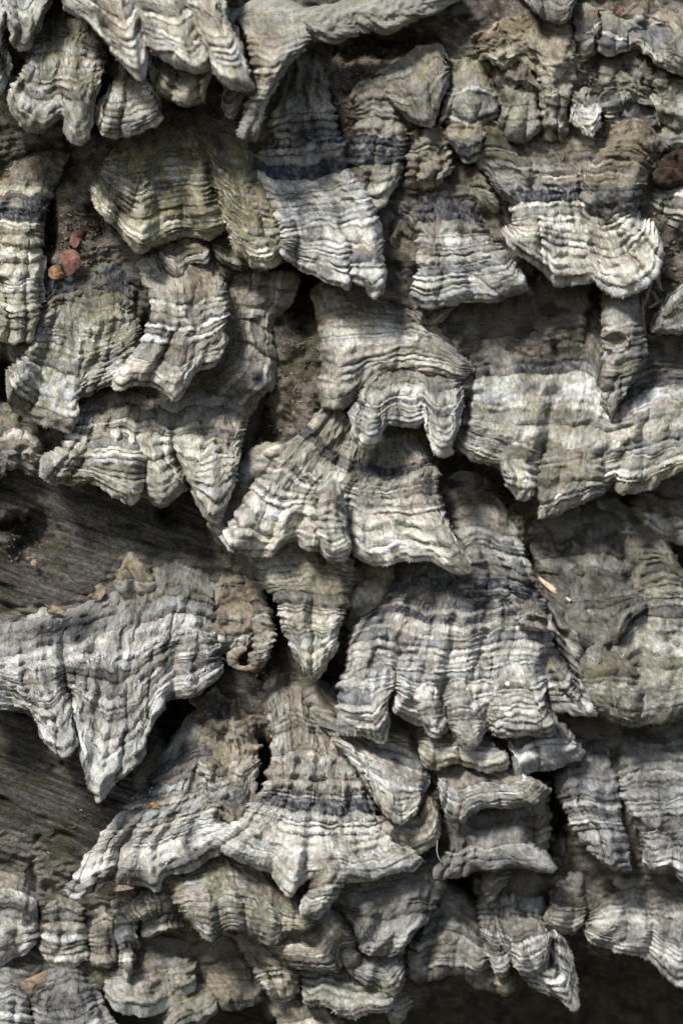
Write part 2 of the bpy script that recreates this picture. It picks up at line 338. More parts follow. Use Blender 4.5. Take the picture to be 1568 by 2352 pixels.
def tube(root, path, name, mat, seed=1, zone=12, tone=0., dark=(), green=.1, dust=.3, amp=1., col=None, res=3.2, squash=.8, lump=1.):
    """a rolled or stalk-like piece: path points are x,y,z,r"""
    Q = np.array(path, float); rng = np.random.default_rng(seed)
    n = 0
    A = np.vstack([2 * Q[0] - Q[1], Q, 2 * Q[-1] - Q[-2]]); seg = []; t = np.linspace(0, 1, 14, endpoint=False)[:, None]
    for i in range(1, len(A) - 2):
        a, b, c, d = A[i - 1], A[i], A[i + 1], A[i + 2]
        seg.append(.5 * (2 * b + (c - a) * t + (2 * a - 5 * b + 4 * c - d) * t ** 2 + (3 * b - a - 3 * c + d) * t ** 3))
    D = np.vstack(seg + [Q[-1:]]); L = np.r_[0, np.cumsum(np.linalg.norm(np.diff(D[:, :3], axis=0), axis=1))]
    n = int(L[-1] / res) + 4; s = np.linspace(0, L[-1], n); X = np.stack([np.interp(s, L, D[:, k]) for k in range(4)], 1)
    rm = X[:, 3].max(); m = max(10, int(2 * math.pi * rm / res))
    T = np.gradient(X[:, :3], axis=0); T /= np.linalg.norm(T, axis=1)[:, None]
    ref = np.array([0, 0, 1.0]); s1 = np.cross(T, ref); s1 /= (np.linalg.norm(s1, axis=1)[:, None] + 1e-9); s2 = np.cross(s1, T)
    th_ = np.linspace(0, 2 * math.pi, m, endpoint=False)
    Ang, Sm = np.meshgrid(th_, s)
    ua = np.cos(Ang) * rm * .9; ub = np.sin(Ang) * rm * .9 + Sm
    Tt, Ht, Ct, Et, Dt = tables(L[-1], zone, rng, dark, tone)
    tw = np.clip(Sm + 4 * fbm(ua / 30, ub / 30, seed, 2) + 3, 0, Tt[-1])
    H = np.interp(tw, Tt, Ht) * amp * .7 - 12 * (lump > 2) * ss(3.5, 0, np.abs(Sm - 290 + 5 * np.sin(Ang * 2))) + lump * 2.2 * fbm(ua / 15, ub / 15, seed + 2, 3) * (rm / 25) + 1.6 * vn(ua / 5, ub / 5, seed + 3) + 3.5 * fbm(ua / 30, ub / 30, seed + 4, 2)
    rr = X[:, 3:4] * np.ones((1, m)) + H * np.clip(X[:, 3:4] / (rm + 1e-6), .1, 1)
    for k, e in ((0, .35), (1, .75), (2, .93)): rr[-1 - k] *= e
    P = X[:, None, :3] + rr[..., None] * (np.cos(Ang)[..., None] * s1[:, None] + squash * np.sin(Ang)[..., None] * s2[:, None])
    if col is None:
        Cc = np.stack([np.interp(tw, Tt, Ct[:, k]) for k in range(3)], -1)
        dm = ss(.0, .5, fbm(ua / 40, ub / 40, seed + 5, 3) + dust - .2)[..., None]; Cc = Cc * (1 - dm * .7) + DUST * dm * .7
    else:
        Cc = np.array(col) * (1 + .35 * fbm(ua / 20, ub / 60, seed + 5, 3))[..., None]
    gm = ss(.1, .5, fbm(ua / 40, ub / 40, seed + 6, 3) + green - .2)[..., None] * .7; Cc = Cc * (1 - gm) + GREEN * gm
    Cc = np.clip(Cc, .01, .8)
    i = np.arange(n * m).reshape(n, m); j = np.roll(i, -1, 1)
    F = np.stack([i[:-1], j[:-1], j[1:], i[1:]], -1).reshape(-1, 4)
    tip = np.array([X[-1, :3] + T[-1] * rm * .12]); V = np.vstack([P.reshape(-1, 3), tip]); k = n * m
    capF = np.stack([i[-1], j[-1], np.full(m, k), np.full(m, k)], -1)
    Fq = np.vstack([F]); uv = np.stack([Ang * rm + seed * 13, Sm], -1).reshape(-1, 2)
    uv = np.vstack([uv, uv[-1:]]); cc = np.vstack([Cc.reshape(-1, 3), Cc.reshape(-1, 3)[-1:]])
    me = mesh_obj(name, world(V), Fq, mat, root, cc, uv)
    return me
def P_(s): return [tuple(float(t) for t in q.split(',')) for q in s.split()]

# ------------------------------------------------------------------ the dead log
def build_log(specs):
    st = 3.4
    X, Y = np.meshgrid(np.arange(-260, 1840, st), np.arange(-260, 2480, st))
    Z = -8 + 22 * fbm(X / 260, Y / 260, 5, 3)
    # the log curves away under the lowest brackets
    edge = 2262 + 16 * vn(X / 120, X * 0, 9) - 75 * ss(950, 1350, X) + 40 * ss(560, 300, X)
    Z -= 55 * ss(1850, 2200, Y)
    over = np.clip(Y - edge, 0, 400); Z -= over * 1.9 + over ** 2 * .004
    # grain of bare wood: long fibres, splits
    ang = math.radians(20)
    a = X * np.cos(ang) + Y * np.sin(ang); b = -X * np.sin(ang) + Y * np.cos(ang)
    b = b + 26 * fbm(a / 330, b / 300, 12, 2) + 6 * fbm(a / 130, b / 60, 13, 2)
    fib = fbm(a / 120, b / 6.5, 14, 3)
    crk = np.abs(fbm(a / 210, b / 26, 15, 2)); crack = ss(.075, 0, crk) * ss(-.25, .2, fbm(X / 160, Y / 90, 16, 2))
    lumps = ss(780, 560, X) * ss(1080, 1140, Y) + .35
    lumps = np.clip(lumps, 0, 1)
    plate = fbm(a / 150, b / 40, 19, 2); Zw = 6.5 * fib + 2.6 * vn(a / 26, b / 5, 17) + 2.8 * fbm(X / 9, Y / 8, 18, 2) + 7 * np.round(plate * 5) / 5 - 9 * ss(.03, 0, np.abs(fbm(a / 60, b / 120, 20, 2))) * ss(0, .3, fbm(X / 90, Y / 90, 24, 2)) - 22 * crack
    # crumbling rind on the upper right, rough humus in the gaps
    rub = ss(640, 760, X + .15 * Y) * ss(1150, 900, Y)
    rub = np.maximum(rub, ss(860, 700, Y) * .8)
    Zr = 26 * fbm(X / 60, Y / 48, 21, 4, .6) + 9 * np.abs(fbm(X / 14, Y / 12, 22, 3))
    Z += Zw * (1 - rub) * (.4 + .6 * lumps) + Zr * rub
    hid = 1 - lumps * (1 - rub)
    Z += hid * (30 + 26 * fbm(X / 48, Y / 40, 23, 4, .6))
    # old fungal tissue piled up round every attachment
    Mk = np.zeros_like(Z); tot = Z.copy(); wn = 12
    for a_, k_ in specs:
        c0, c1 = crom(pts(a_[2][0]), 24)[0], crom(pts(a_[2][1]), 24)[0]; z0, z1 = a_[3][0], a_[3][1]; top = .5 if len(a_[3]) > 2 else .3
        for v in np.linspace(0, top, 5):
            for q0, q1 in zip(c0, c1):
                x = q0[0] * (1 - v) + q1[0] * v; y = q0[1] * (1 - v) + q1[1] * v; z = z0 * (1 - v) + z1 * v - 34 + 8 * v
                j = int((x + 260) / st); i = int((y + 260) / st)
                if not (wn < j < Z.shape[1] - wn and wn < i < Z.shape[0] - wn): continue
                sl_ = (slice(i - wn, i + wn), slice(j - wn, j + wn)); r2 = ((X[sl_] - x) ** 2 + (Y[sl_] - y) ** 2) / 27 ** 2
                w_ = np.exp(-r2 ** 1.5); n_ = Z[sl_] + (z - Z[sl_]) * w_
                tot[sl_] = np.where(z > Z[sl_], np.maximum(tot[sl_], n_), tot[sl_]); Mk[sl_] = np.maximum(Mk[sl_], w_)
    for _ in range(3):
        tot[1:-1, 1:-1] = (tot[1:-1, 1:-1] * 2 + tot[:-2, 1:-1] + tot[2:, 1:-1] + tot[1:-1, :-2] + tot[1:-1, 2:]) / 6
    Z = tot + Mk * (12 * fbm(X / 34, Y / 24, 61, 4, .6) + 3.2 * fbm(X / 8, Y / 6, 62, 2) + 2.5 * np.sin((Y + 26 * fbm(X / 60, Y / 60, 65, 2)) / 2.6))
    holes = [(236, 225, 30, 60, 130), (1003, 240, 14, 60, 90), (700, 690, 46, 60, 120), (660, 640, 70, 26, 70), (425, 1655, 52, 60, 190), (760, 1545, 30, 30, 90),
             (742, 330, 26, 90, 100), (1236, 1795, 40, 52, 170), (1262, 1900, 26, 80, 120), (1065, 2055, 48, 56, 190), (95, 520, 34, 90, 80), (328, 775, 20, 30, 90),
             (20, 1208, 30, 10, 60), (72, 1228, 42, 40, 62), (140, 385, 70, 40, 70), (1372, 800, 16, 120, 110), (590, 1000, 40, 90, 70), (1080, 1075, 70, 26, 80),
             (1190, 1110, 40, 60, 60), (1235, 1255, 26, 60, 60), (1450, 1165, 90, 26, 90), (1560, 1400, 30, 140, 120), (1440, 340, 40, 50, 40), (880, 110, 120, 36, 60),
             (600, 1745, 24, 60, 70), (76, 2062, 10, 60, 60), (1545, 420, 30, 60, 60), (390, 990, 60, 16, 50), (1275, 2070, 30, 30, 50), (395, 1180, 26, 20, 50),
             (870, 720, 60, 16, 40), (5, 900, 14, 60, 90), (1570, 300, 30, 40, 60), (1230, 420, 30, 40, 50), (620, 1420, 20, 120, 60), (300, 2290, 80, 10, 50)]
    for (x, y, rx, ry, dp) in holes:
        q = ((X - x + 8 * vn(X / 20, Y / 20, 31)) / rx) ** 2 + ((Y - y + 8 * vn(X / 20, Y / 20, 32)) / ry) ** 2
        Z -= dp * 1.5 * np.exp(-(q / 1.3) ** 1.5)
    # knot beside the hole
    for (x, y, r, h) in ((22, 1243, 20, 34), (705, 935, 22, 18)):
        q = ((X - x) ** 2 + (Y - y) ** 2) / r ** 2; Z += h * np.exp(-q ** 2)
    C = np.array([.098, .091, .080]) * (1 + .95 * fib + .45 * fbm(a / 90, b / 30, 33, 3))[..., None]
    red = ss(.1, .5, fbm(a / 80, b / 22, 34, 3))[..., None]; C = C * (1 - .25 * red) + np.array([.13, .088, .070]) * .25 * red
    C = C * (1 + .5 * fbm(X / 7, Y / 6, 38, 3) + .35 * vn(a / 12, b / 3.6, 39))[..., None]
    C = C * (1 - .8 * crack[..., None])
    Cr = np.array([.150, .130, .106]) * (.85 + 1.1 * fbm(X / 22, Y / 20, 35, 4))[..., None]
    pale = ss(.22, .5, fbm(X / 12, Y / 9, 36, 3))[..., None] * .6; Cr = Cr * (1 - pale) + np.array([.37, .315, .25]) * pale
    Cr = Cr * 1.1; k = (rub * .9 + .8 * hid)[..., None]; k = np.clip(k, 0, 1)
    C = C * (1 - k) + Cr * k
    Cf = (np.array([.215, .195, .16]) * .85 * (1 + .5 * fbm(X / 30, Y / 26, 63, 4)[..., None]) + MID * .12) * (1 - .6 * ss(.05, .4, fbm(X / 50, Y / 34, 64, 3)))[..., None]
    k = (ss(.15, .7, Mk))[..., None] * .9; C = C * (1 - k) + Cf * k
    ms = (ss(.15, .5, fbm(X / 70, Y / 60, 37, 3)) * .4)[..., None]; C = C * (1 - ms) + np.array([.075, .08, .035]) * ms
    C = np.clip(C, .008, .6)
    loc = tuple(world([784, 1176, -60]))
    r = empty('dead_log', loc, 'dark weathered dead log with diagonal grain and a knothole, under all the fungi', 'log')
    P = np.stack([X, Y, Z], -1)
    rm_ = np.clip(np.maximum(rub + hid, ss(.15, .7, Mk)), 0, 1) > .45
    UVc = np.where(rm_[..., None], P[..., :2], np.stack([a, b], -1)).reshape(-1, 2)
    Fg = gridF(*X.shape); fm = rm_.ravel()[Fg[:, 0]]; W_ = world(P).reshape(-1, 3)
    for nm, sel, mt in (('weathered_wood', ~fm, M_WOOD), ('fungal_crust', fm, M_BARK)):
        ids, inv = np.unique(Fg[sel], return_inverse=True)
        mesh_obj(nm, W_[ids], inv.reshape(-1, 4), mt, r, C.reshape(-1, 3)[ids], UVc[ids])
    settle(r, loc)
    return X, Y, Z
def log_z(x, y):
    i = int(np.clip((y + 260) / 3.4, 0, LZ.shape[0] - 1)); j = int(np.clip((x + 260) / 3.4, 0, LZ.shape[1] - 1)); return float(LZ[i, j])

def second_log():
    st = 9; X, T = np.meshgrid(np.arange(-900, 2500, st), np.linspace(-1.75, 1.5, 200))
    R = 900; cy = 2450 + 0.05 * X; cz = -1900
    h = 8 * fbm(X / 300, T * 14, 51, 3) + 5 * vn(X / 90, T * 60, 52) - 14 * ss(.06, 0, np.abs(fbm(X / 400, T * 7, 53, 2)))
    Y = cy - (R + h) * np.sin(T) * .7; Z = cz + (R + h) * np.cos(T)
    C = np.array([.13, .115, .085]) * (1 + .5 * fbm(X / 200, T * 20, 54, 3))[..., None]
    g = ss(0, .5, fbm(X / 150, T * 8, 55, 3))[..., None] * .5; C = C * (1 - g) + np.array([.07, .08, .03]) * g
    loc = tuple(world([1250, 2300, cz]))
    r = empty('fallen_log', loc, 'blurred dark smooth log behind, showing below the lowest brackets at bottom right', 'log')
    mesh_obj('wood', world(np.stack([X, Y, Z], -1)).reshape(-1, 3), gridF(*X.shape), M_WOOD, r, np.clip(C, .01, .5).reshape(-1, 3), np.stack([X * .3, T * 260], -1).reshape(-1, 2))
    settle(r, loc)
second_log()
def ground():
    X, Z = np.meshgrid(np.linspace(-40000, 40000, 60), np.linspace(-40000, 9000, 60)); n = X * 0 + 4300 + 60 * fbm(X / 900, Z / 900, 3, 3)
    m = attr_mat('leaf_litter_soil', (60, 60), .5, .5, .5)
    V = np.stack([(X) * S, -Z * S, (CY - n) * S], -1).reshape(-1, 3)
    g = mesh_obj('ground', V, gridF(60, 60), m, None, np.tile([.05, .04, .028], (3600, 1)), np.stack([X, Z], -1).reshape(-1, 2)); g['kind'] = 'structure'
ground()

# ------------------------------------------------------------------ the brackets (x,y[,dz] along each growth line, from the attachment to the margin)
exec_list = []
def F(*a, **k): exec_list.append((a, k))

# upper left cluster, nearest the camera
F('A6', 'mottled pale green bracket cut by the top left corner', ['-70,-60 20,-70 120,-60', '-50,140 -8,128 14,60 34,98 62,112 84,74 104,40 118,8'], [120, 275], seed=11, zone=16, green=.5, dust=.2, fuzz=.5)
F('A5', 'narrow pale lobe on the left picture edge beside the upper left bracket', ['-60,60 -10,70 22,90', '-60,190 -20,222 4,214 18,188 22,150 20,112'], [90, 225], seed=12, green=.4, fuzz=.4)
F('A3', 'yellowish ribbed bracket in the upper left ending in a blunt hanging knob', ['74,62 110,58 160,40 205,52 246,96', '56,140 100,150 150,150 200,150 236,150', '18,226 30,262,-10 62,299,-25 102,302,-25 142,276 153,312,20 178,331,30 203,314,20 214,282 222,214,-10 236,160,-30'], [90, 225, 260], seed=13, zone=17, green=.45, dust=.35, tone=.02, fuzz=.6, fold=.6)
F('A4', 'small fan bracket with fine curved rings tucked between the two upper left brackets', ['272,158 290,146 338,166', '216,262 226,302 258,312 328,297 371,281,-10 374,262,-20 366,200,-40'], [90, 240], seed=14, zone=11, green=.3, dust=.35, fuzz=.6)
F('A2', 'rounded brownish ribbed lobe hanging beneath the big top bracket', ['346,96 400,90 486,110', '344,150 352,190 378,222 428,244 472,226 486,170'], [140, 250], seed=15, zone=12, green=.3, dust=.55, tone=-.05, fuzz=.6)
F('A1', 'big white banded bracket along the top edge with a thick hanging finger at its right', ['120,-90 250,-110 400,-110 520,-60', '150,20 196,52 238,92 262,128 290,152 322,183,20 336,160 336,104 356,128 396,134 424,157,15 460,168,20 479,152 486,130 502,180,20 530,202,30 571,208,35 578,186,20 558,130 526,72 516,12'], [180, 320], seed=16, zone=19, fold=.45, green=.2, dust=.1, tone=.25, fuzz=.6,
  lobes=[(['470,50 505,40 545,60', '484,120 522,112 562,130', '502,184 530,205 571,211 580,186'], [225, 318, 325], dict(seed=303, fold=.3)),
         (['330,20 400,10 470,30', '338,90 400,84 472,100', '350,128 396,146 430,160 462,170 482,152'], [225, 306, 312], dict(seed=304, fold=.3))])
F('A8', 'tiny tan finger lobe between the two big hanging fingers at the top', ['508,190 536,180 566,196', '511,248 520,268 540,272 552,252 560,222'], [150, 235], seed=17, zone=10, fuzz=.5, dust=.5)
F('A7', 'long knobbly cream finger bracket tapering down to a small pale tip', ['556,50 620,40 700,58', '574,120,10 630,120,30 708,96', '586,205 618,200,20 654,168', '560,262 584,262,15 612,246', '543,306 560,322,10 584,318,5 598,292'], [150, 280, 290, 280, 275], seed=18, zone=13, green=.15, dust=.45, tone=.05, fuzz=.6, fold=.4)
F('T1', 'pale knob bracket poking in from the top edge right of centre', ['1200,-50 1260,-60 1330,-40', '1210,10 1234,42 1262,56 1300,48 1318,14'], [90, 130], seed=19, dust=.5, zone=12, fuzz=.4)

# second row
F('B1', 'broad olive and white banded bracket with a sharp point on its left', ['246,356 330,296 430,278 500,300 570,320', '208,440,-20 224,480,-10 256,520 288,554 320,582,20 346,574 372,558,-15 430,545,-15 484,548 522,532,-25 532,556 556,588,15 586,612,20 616,618,20 644,604 652,560'], [20, 150], seed=21, zone=17, green=.62, dust=.5, tone=0, fuzz=.5, prof=.8,
  lobes=[(['530,420 580,410 632,430', '526,500 580,492 644,508', '534,560 560,592 600,620 640,608 654,564'], [90, 166, 165], dict(seed=305, fold=.3, green=.6, dust=.7))])
F('B3', 'grey bracket with a slate blue patch in the gap right of the tall centre bracket', ['806,236 832,206 884,196 942,214', '814,300 860,300 936,310', '794,392 850,395 924,384', '798,424 828,468 860,484 884,470 908,426'], [39, 65, 90, 100], dive=False, seed=23, zone=20, dust=.3, tone=-.12, dark=((.40, .62),), fuzz=.4, green=.2)
F('B13', 'rough dark grey strap running down between the centre bracket and the blue banded one', ['900,430 940,360 985,420', '884,560 920,520 960,560', '876,660 905,690 940,680 962,630'], [-10, 30, 40], seed=24, zone=20, tone=-.3, dust=.35, fuzz=.5, rough=1.6, spot=((.5, .9, .5, .16, .9), (.4, .45, .3, .08, .7)))
F('B2', 'tall tapering bracket in the upper middle, slate above and white banded below', ['660,140 700,108 742,142', '604,330 690,320 784,312', '584,376,-10 640,400 720,400 794,372', '628,520 700,500 790,490 862,478', '632,560 660,594 690,622 726,636,10 772,656,20 800,664 820,648 842,662,20 860,682,30 880,668,25 882,636'], [20, 75, 95, 150, 170], seed=22, zone=18, dust=.15, green=.12, tone=.17, dark=((.36, .55), (.80, .82)), fuzz=.6,
  lobes=[(['790,530 835,520 872,536', '800,600 840,596 880,600', '818,652 844,666 862,684 882,670 884,650'], [140, 196, 198], dict(seed=306, fold=.3, dark=()))])
F('B4', 'folded grey flap with a pale ridge left of the narrow black slit', ['872,186 920,150 965,128 1004,118 1034,160', '905,250 926,268 956,286,10 986,292,15 1004,264 1020,220 1034,176'], [34, 95], dive=False, seed=25, zone=26, tone=-.12, dust=.3, fuzz=.3, ridge=.5)
F('B5', 'olive grey square flap right of the narrow black slit', ['1034,158 1086,150 1128,168', '1020,230 1080,232 1140,236', '1006,294 1030,282 1080,292 1144,276'], [34, 80, 90], dive=False, seed=26, zone=26, tone=-.2, dust=.25, green=.5, fuzz=.3, ridge=.5)
F('B14', 'lumpy grey and white patch of dead bracket above the blue banded one', ['944,318 985,298 1034,318', '924,428 960,444 1000,438 1034,396'], [29, 80], dive=False, seed=27, zone=22, tone=-.05, dust=.3, fuzz=.3, rough=2.2)
F('B15', 'small dark tipped lobe under the olive square flap', ['1028,296 1070,288 1118,300', '1034,336 1052,362 1075,373 1098,352 1110,326'], [74, 105], dive=False, seed=28, zone=12, tone=-.05, dark=((.55, .8),), fuzz=.4)
F('B9', 'fan bracket with wide concentric rings and a wavy skirt in the upper right', ['1118,310 1190,300 1250,320 1330,306 1400,300 1450,300', '1150,400 1240,420 1330,420 1400,420 1470,420', '1176,498 1236,482 1320,490,-10 1400,500 1462,474', '1143,534,-20 1164,562 1190,584 1236,614,5 1254,640,-10 1272,657,-20 1302,652,-25 1360,648,-30 1384,668,-10 1410,678 1456,676 1489,654 1518,604 1528,578 1512,536,-15'], [29, 80, 110, 180], dive=False, seed=29, zone=17, dust=.35, tone=.12, dark=((.38, .50),), fuzz=.5, green=.15)
F('B7', 'sagging grey sheet stretching from the square flaps down into the ringed fan', ['1036,290 1080,284 1140,290 1190,320', '1090,370,-8 1130,390 1180,390 1240,400', '1150,452 1184,474 1216,478 1246,470'], [60, 85, 92], dive=False, seed=230, zone=22, tone=-.22, dust=.35, fuzz=.3, ridge=.5, rough=1.4)
F('T11', 'rough brownish grey lobe filling the space above the dark slate square lobe', ['1130,150 1180,140 1236,160', '1132,190 1160,206 1200,200 1244,214'], [40, 84], dive=False, seed=231, zone=24, tone=-.12, dust=.7, rough=2.2, fuzz=.2, ridge=.4)
F('T12', 'dark wedge shaped lobe at the far right between the eroded lump and the bark knot', ['1506,280 1550,270 1640,280', '1500,330 1540,346 1640,350'], [30, 74], dive=False, seed=232, zone=22, tone=-.2, dust=.3, rough=2.2, fuzz=.2, ridge=.5)
F('B6', 'dark slate square lobe standing above the ringed fan', ['1150,214 1188,196 1230,204 1242,232', '1146,290 1170,324 1204,328 1244,300'], [64, 102], dive=False, seed=30, zone=26, tone=-.35, dust=.15, fuzz=.2, ridge=.4)
F('B10', 'brown and slate shoulder merging into the right of the ringed fan', ['1396,306 1446,290 1496,318 1514,350', '1350,400 1400,404 1480,410', '1330,492 1380,500 1430,498 1464,476'], [74, 115, 128], dive=False, seed=31, zone=16, tone=-.12, dust=.6, dark=((.66, .9),), fuzz=.3)
F('B12', 'small tan knob beside the slate banded bracket in the upper middle', ['1076,430 1100,410 1128,430', '1080,462 1110,484 1138,488 1148,474'], [30, 60], seed=32, zone=10, dust=.7, green=.4, fuzz=.3)
F('B11', 'skirt shaped bracket with slate bands above and a cream flared hem, upper middle', ['966,458 1000,420 1050,440 1100,456', '962,506 1010,500 1060,504 1112,524', '958,585 1020,580 1090,570 1152,566', '946,690 972,704 1012,706 1058,696 1108,690 1152,690 1200,672,10 1213,656 1204,626'], [10, 80, 120, 155], seed=33, zone=15, dust=.2, tone=.16, dark=((.10, .42), (.66, .72)), fuzz=.6, green=.1)
F('B16', 'pinkish grey nub hanging under the hem of the skirt shaped bracket', ['944,690 1000,690 1056,690', '950,730 962,756 984,764 1008,742 1040,712'], [40, 85], seed=34, zone=12, dust=.5, tone=-.1, fuzz=.4)

# rotten remnants, upper right
F('T2', 'pale crumbling plate in the top right with a long cracked right edge', ['1090,104 1160,70 1210,46 1270,44 1312,56', '1106,138 1150,156 1200,148 1250,176 1300,186 1328,160'], [53.6, 112], dive=False, seed=41, zone=30, dust=.8, tone=.05, rough=2.4, fuzz=.2, ridge=.4)
F('T2b', 'narrow grey strip hanging down from the crumbling plate', ['1226,150 1326,150', '1236,220 1306,225', '1240,318 1304,322'], [73.6, 92, 72], dive=False, seed=42, zone=26, dust=.5, tone=-.05, rough=2, fuzz=.2, ridge=.4)
F('T3', 'slate blue flake standing between the crumbling plate and the grey chip, top right', ['1318,30 1350,24 1378,40', '1322,128 1345,134 1366,122 1372,70'], [53.6, 104], dive=False, seed=43, zone=22, tone=-.2, dust=.1, spot=((.4, .5, .4, .3, .7),), fuzz=.2, rough=1.6, ridge=.4)
F('T4', 'flat grey chip with square edge at top right', ['1376,46 1410,48 1440,70', '1373,118 1400,128 1440,120'], [53.6, 106], dive=False, seed=44, zone=24, tone=-.1, dust=.2, fuzz=.2, ridge=.4)
F('T5', 'white flecked eroded bracket against the top right picture edge', ['1424,50 1480,20 1540,26 1630,60', '1440,120 1480,124 1510,150 1560,166 1630,200'], [33.6, 102], dive=False, seed=45, zone=24, tone=.0, dust=.2, rough=2.6, fuzz=.3, ridge=.5)
F('T6', 'crinkled white scrap of bracket above the brown shouldered fan', ['1308,216 1340,226 1376,236', '1312,280 1340,312 1366,316 1382,280'], [43.6, 108], dive=False, seed=46, zone=14, tone=.2, dust=.4, rough=2.6, fuzz=.2, ridge=.7)
F('T7', 'dark eroded ridge of bracket running down beside the crinkled white scrap', ['1376,130 1430,120 1480,140', '1376,220 1440,210 1500,240', '1390,300 1460,316 1520,306'], [13.6, 82, 72], dive=False, seed=47, zone=16, tone=-.15, dust=.1, rough=3, fuzz=.2, spot=((.7, .8, .4, .2, .8),))
F('T8', 'grey eroded lump on the right picture edge below the white flecked bracket', ['1490,170 1540,160 1640,170', '1484,250 1520,282 1568,292 1640,280'], [13.6, 92], dive=False, seed=48, zone=18, tone=-.15, dust=.2, rough=2.6, fuzz=.2, green=.3)
F('T10', 'grey green bracket on the right picture edge beside the ringed fan', ['1470,430 1520,410 1640,400', '1472,470 1500,500 1550,520 1640,540'], [-30, 40], seed=49, zone=18, tone=-.08, dust=.15, rough=1.6, fuzz=.3, green=.3)

# left, third row
F('C1', 'column bracket on the left picture edge, shaded slate above and pale banded below', ['-60,360 40,330 152,372', '-60,470 40,460 112,470', '-60,530 30,535 99,536', '-60,640 20,650 98,644', '-60,780 0,776 30,790 54,786 74,790,5 86,764'], [-5, 60, 80, 110, 130], seed=51, zone=17, tone=0, green=.35, dust=.25, dark=((.24, .40), (.62, .65)), fuzz=.5)
F('C8', 'rough brown lump on the left picture edge under the large scalloped bracket', ['-60,950 20,940 120,986', '-60,1120 0,1104 30,1082 92,1086 110,1070'], [-20, 60], seed=52, zone=22, tone=-.12, dust=.9, rough=2.4, fuzz=.2, ridge=.5)
F('C2b', 'small greenish nub below the column bracket at the left edge', ['10,780 40,775 78,780', '18,820 30,838 50,832 66,806'], [20, 60], seed=53, zone=10, green=.7, fuzz=.3)
F('C6', 'tan pitted plate with a slate eye spot above the dark cavity', ['514,606 516,700 516,800 470,862 430,905', '600,616 590,700 580,800 560,860 510,915', '692,630 668,696 634,738 627,782 639,842 622,892 596,925 556,965'], [10, 45, 40], seed=54, zone=30, tone=-.02, dust=.75, rough=1.1, fuzz=.3, ridge=.35, green=.1, dark=(), spot=((.74, .76, .05, .13, 1.),), res=2.9)
F('C7', 'wide ribbed bracket with rolled left corner hanging over the bare wood at left', ['172,934 250,905 330,895 400,908 470,896 530,912 574,950', '150,1010 240,1010 330,1020 400,1025 450,1030 500,1020 562,990', '90,1050 94,1086,8 116,1111,10 150,1114 200,1109 236,1110 256,1136 288,1155,12 312,1152 326,1142 346,1154 376,1167,12 402,1150 426,1124 436,1100,-30 446,1138 462,1168,10 480,1194,15 502,1197,15 520,1172,10 532,1122 546,1066 554,1014,-20'], [10, 110, 145], seed=55, zone=16, tone=.14, green=.28, dust=.12, dark=((.10, .16),), fuzz=.6, fold=1.2,
  lobes=[(['474,950 512,944 556,976', '447,1080 492,1076 546,1070', '440,1132 462,1170 480,1195 502,1198 520,1172 533,1122'], [85, 172, 178], dict(seed=301, fold=.3)),
         (['180,960 240,940 300,960', '190,1040 250,1040 330,1050', '212,1108 240,1122 270,1146 300,1156 322,1146'], [45, 150, 160], dict(seed=302, fold=.4))])
F('C2', 'large green tinged bracket with scalloped left lobe under the orange scraps', ['84,650 130,606 200,580 280,584 316,640', '70,760 140,750 210,770 280,760 320,740', '12,862,-10 14,900 28,934,10 52,952 68,966 100,977 136,990,12 164,993,12 174,962 160,932,-20 184,914,-25 220,900,-25 252,884,-20 290,860 330,830'], [5, 70, 135], seed=56, zone=17, tone=-.02, green=.62, dust=.2, dark=((.12, .30),), fuzz=.5)
F('C3', 'smooth hooded bracket with a white folded hem overlapping the green tinged one', ['306,604 360,580 440,582 498,600', '336,660 400,670 460,665 516,660', '338,752 400,764 460,760 521,724', '256,872 268,893,10 308,889 344,882,-10 370,900 396,918,10 420,908 436,884,-10 462,848 498,834 516,782'], [25, 120, 165, 195], seed=57, zone=19, tone=.14, green=.12, dust=.35, dark=((.42, .55),), fuzz=.6, ridge=.8)
F('C4', 'grey scrap lobe hanging under the sharp pointed olive bracket', ['362,556 410,550 478,552', '372,598 394,630 418,640 436,614 476,602 482,574'], [30, 110], seed=58, zone=16, tone=-.1, dust=.5, fuzz=.3)
F('C5', 'dark greenish ruffle beneath the brown lobes of the olive bracket', ['484,560 530,560 580,590', '490,584 520,608 548,622 578,616'], [40, 80], seed=59, zone=10, tone=-.3, green=.6, dust=.3, fuzz=.2)
F('C10', 'smooth pinkish grey disc with a thin rim behind the big central bracket', ['700,1010 668,1070 620,1150 570,1240 540,1290', '664,1008 612,1014 576,1030 550,1066 541,1110 522,1160 480,1200 490,1236 516,1272'], [20, 70], seed=60, zone=30, tone=-.05, dust=.75, fuzz=.3, ridge=.3)

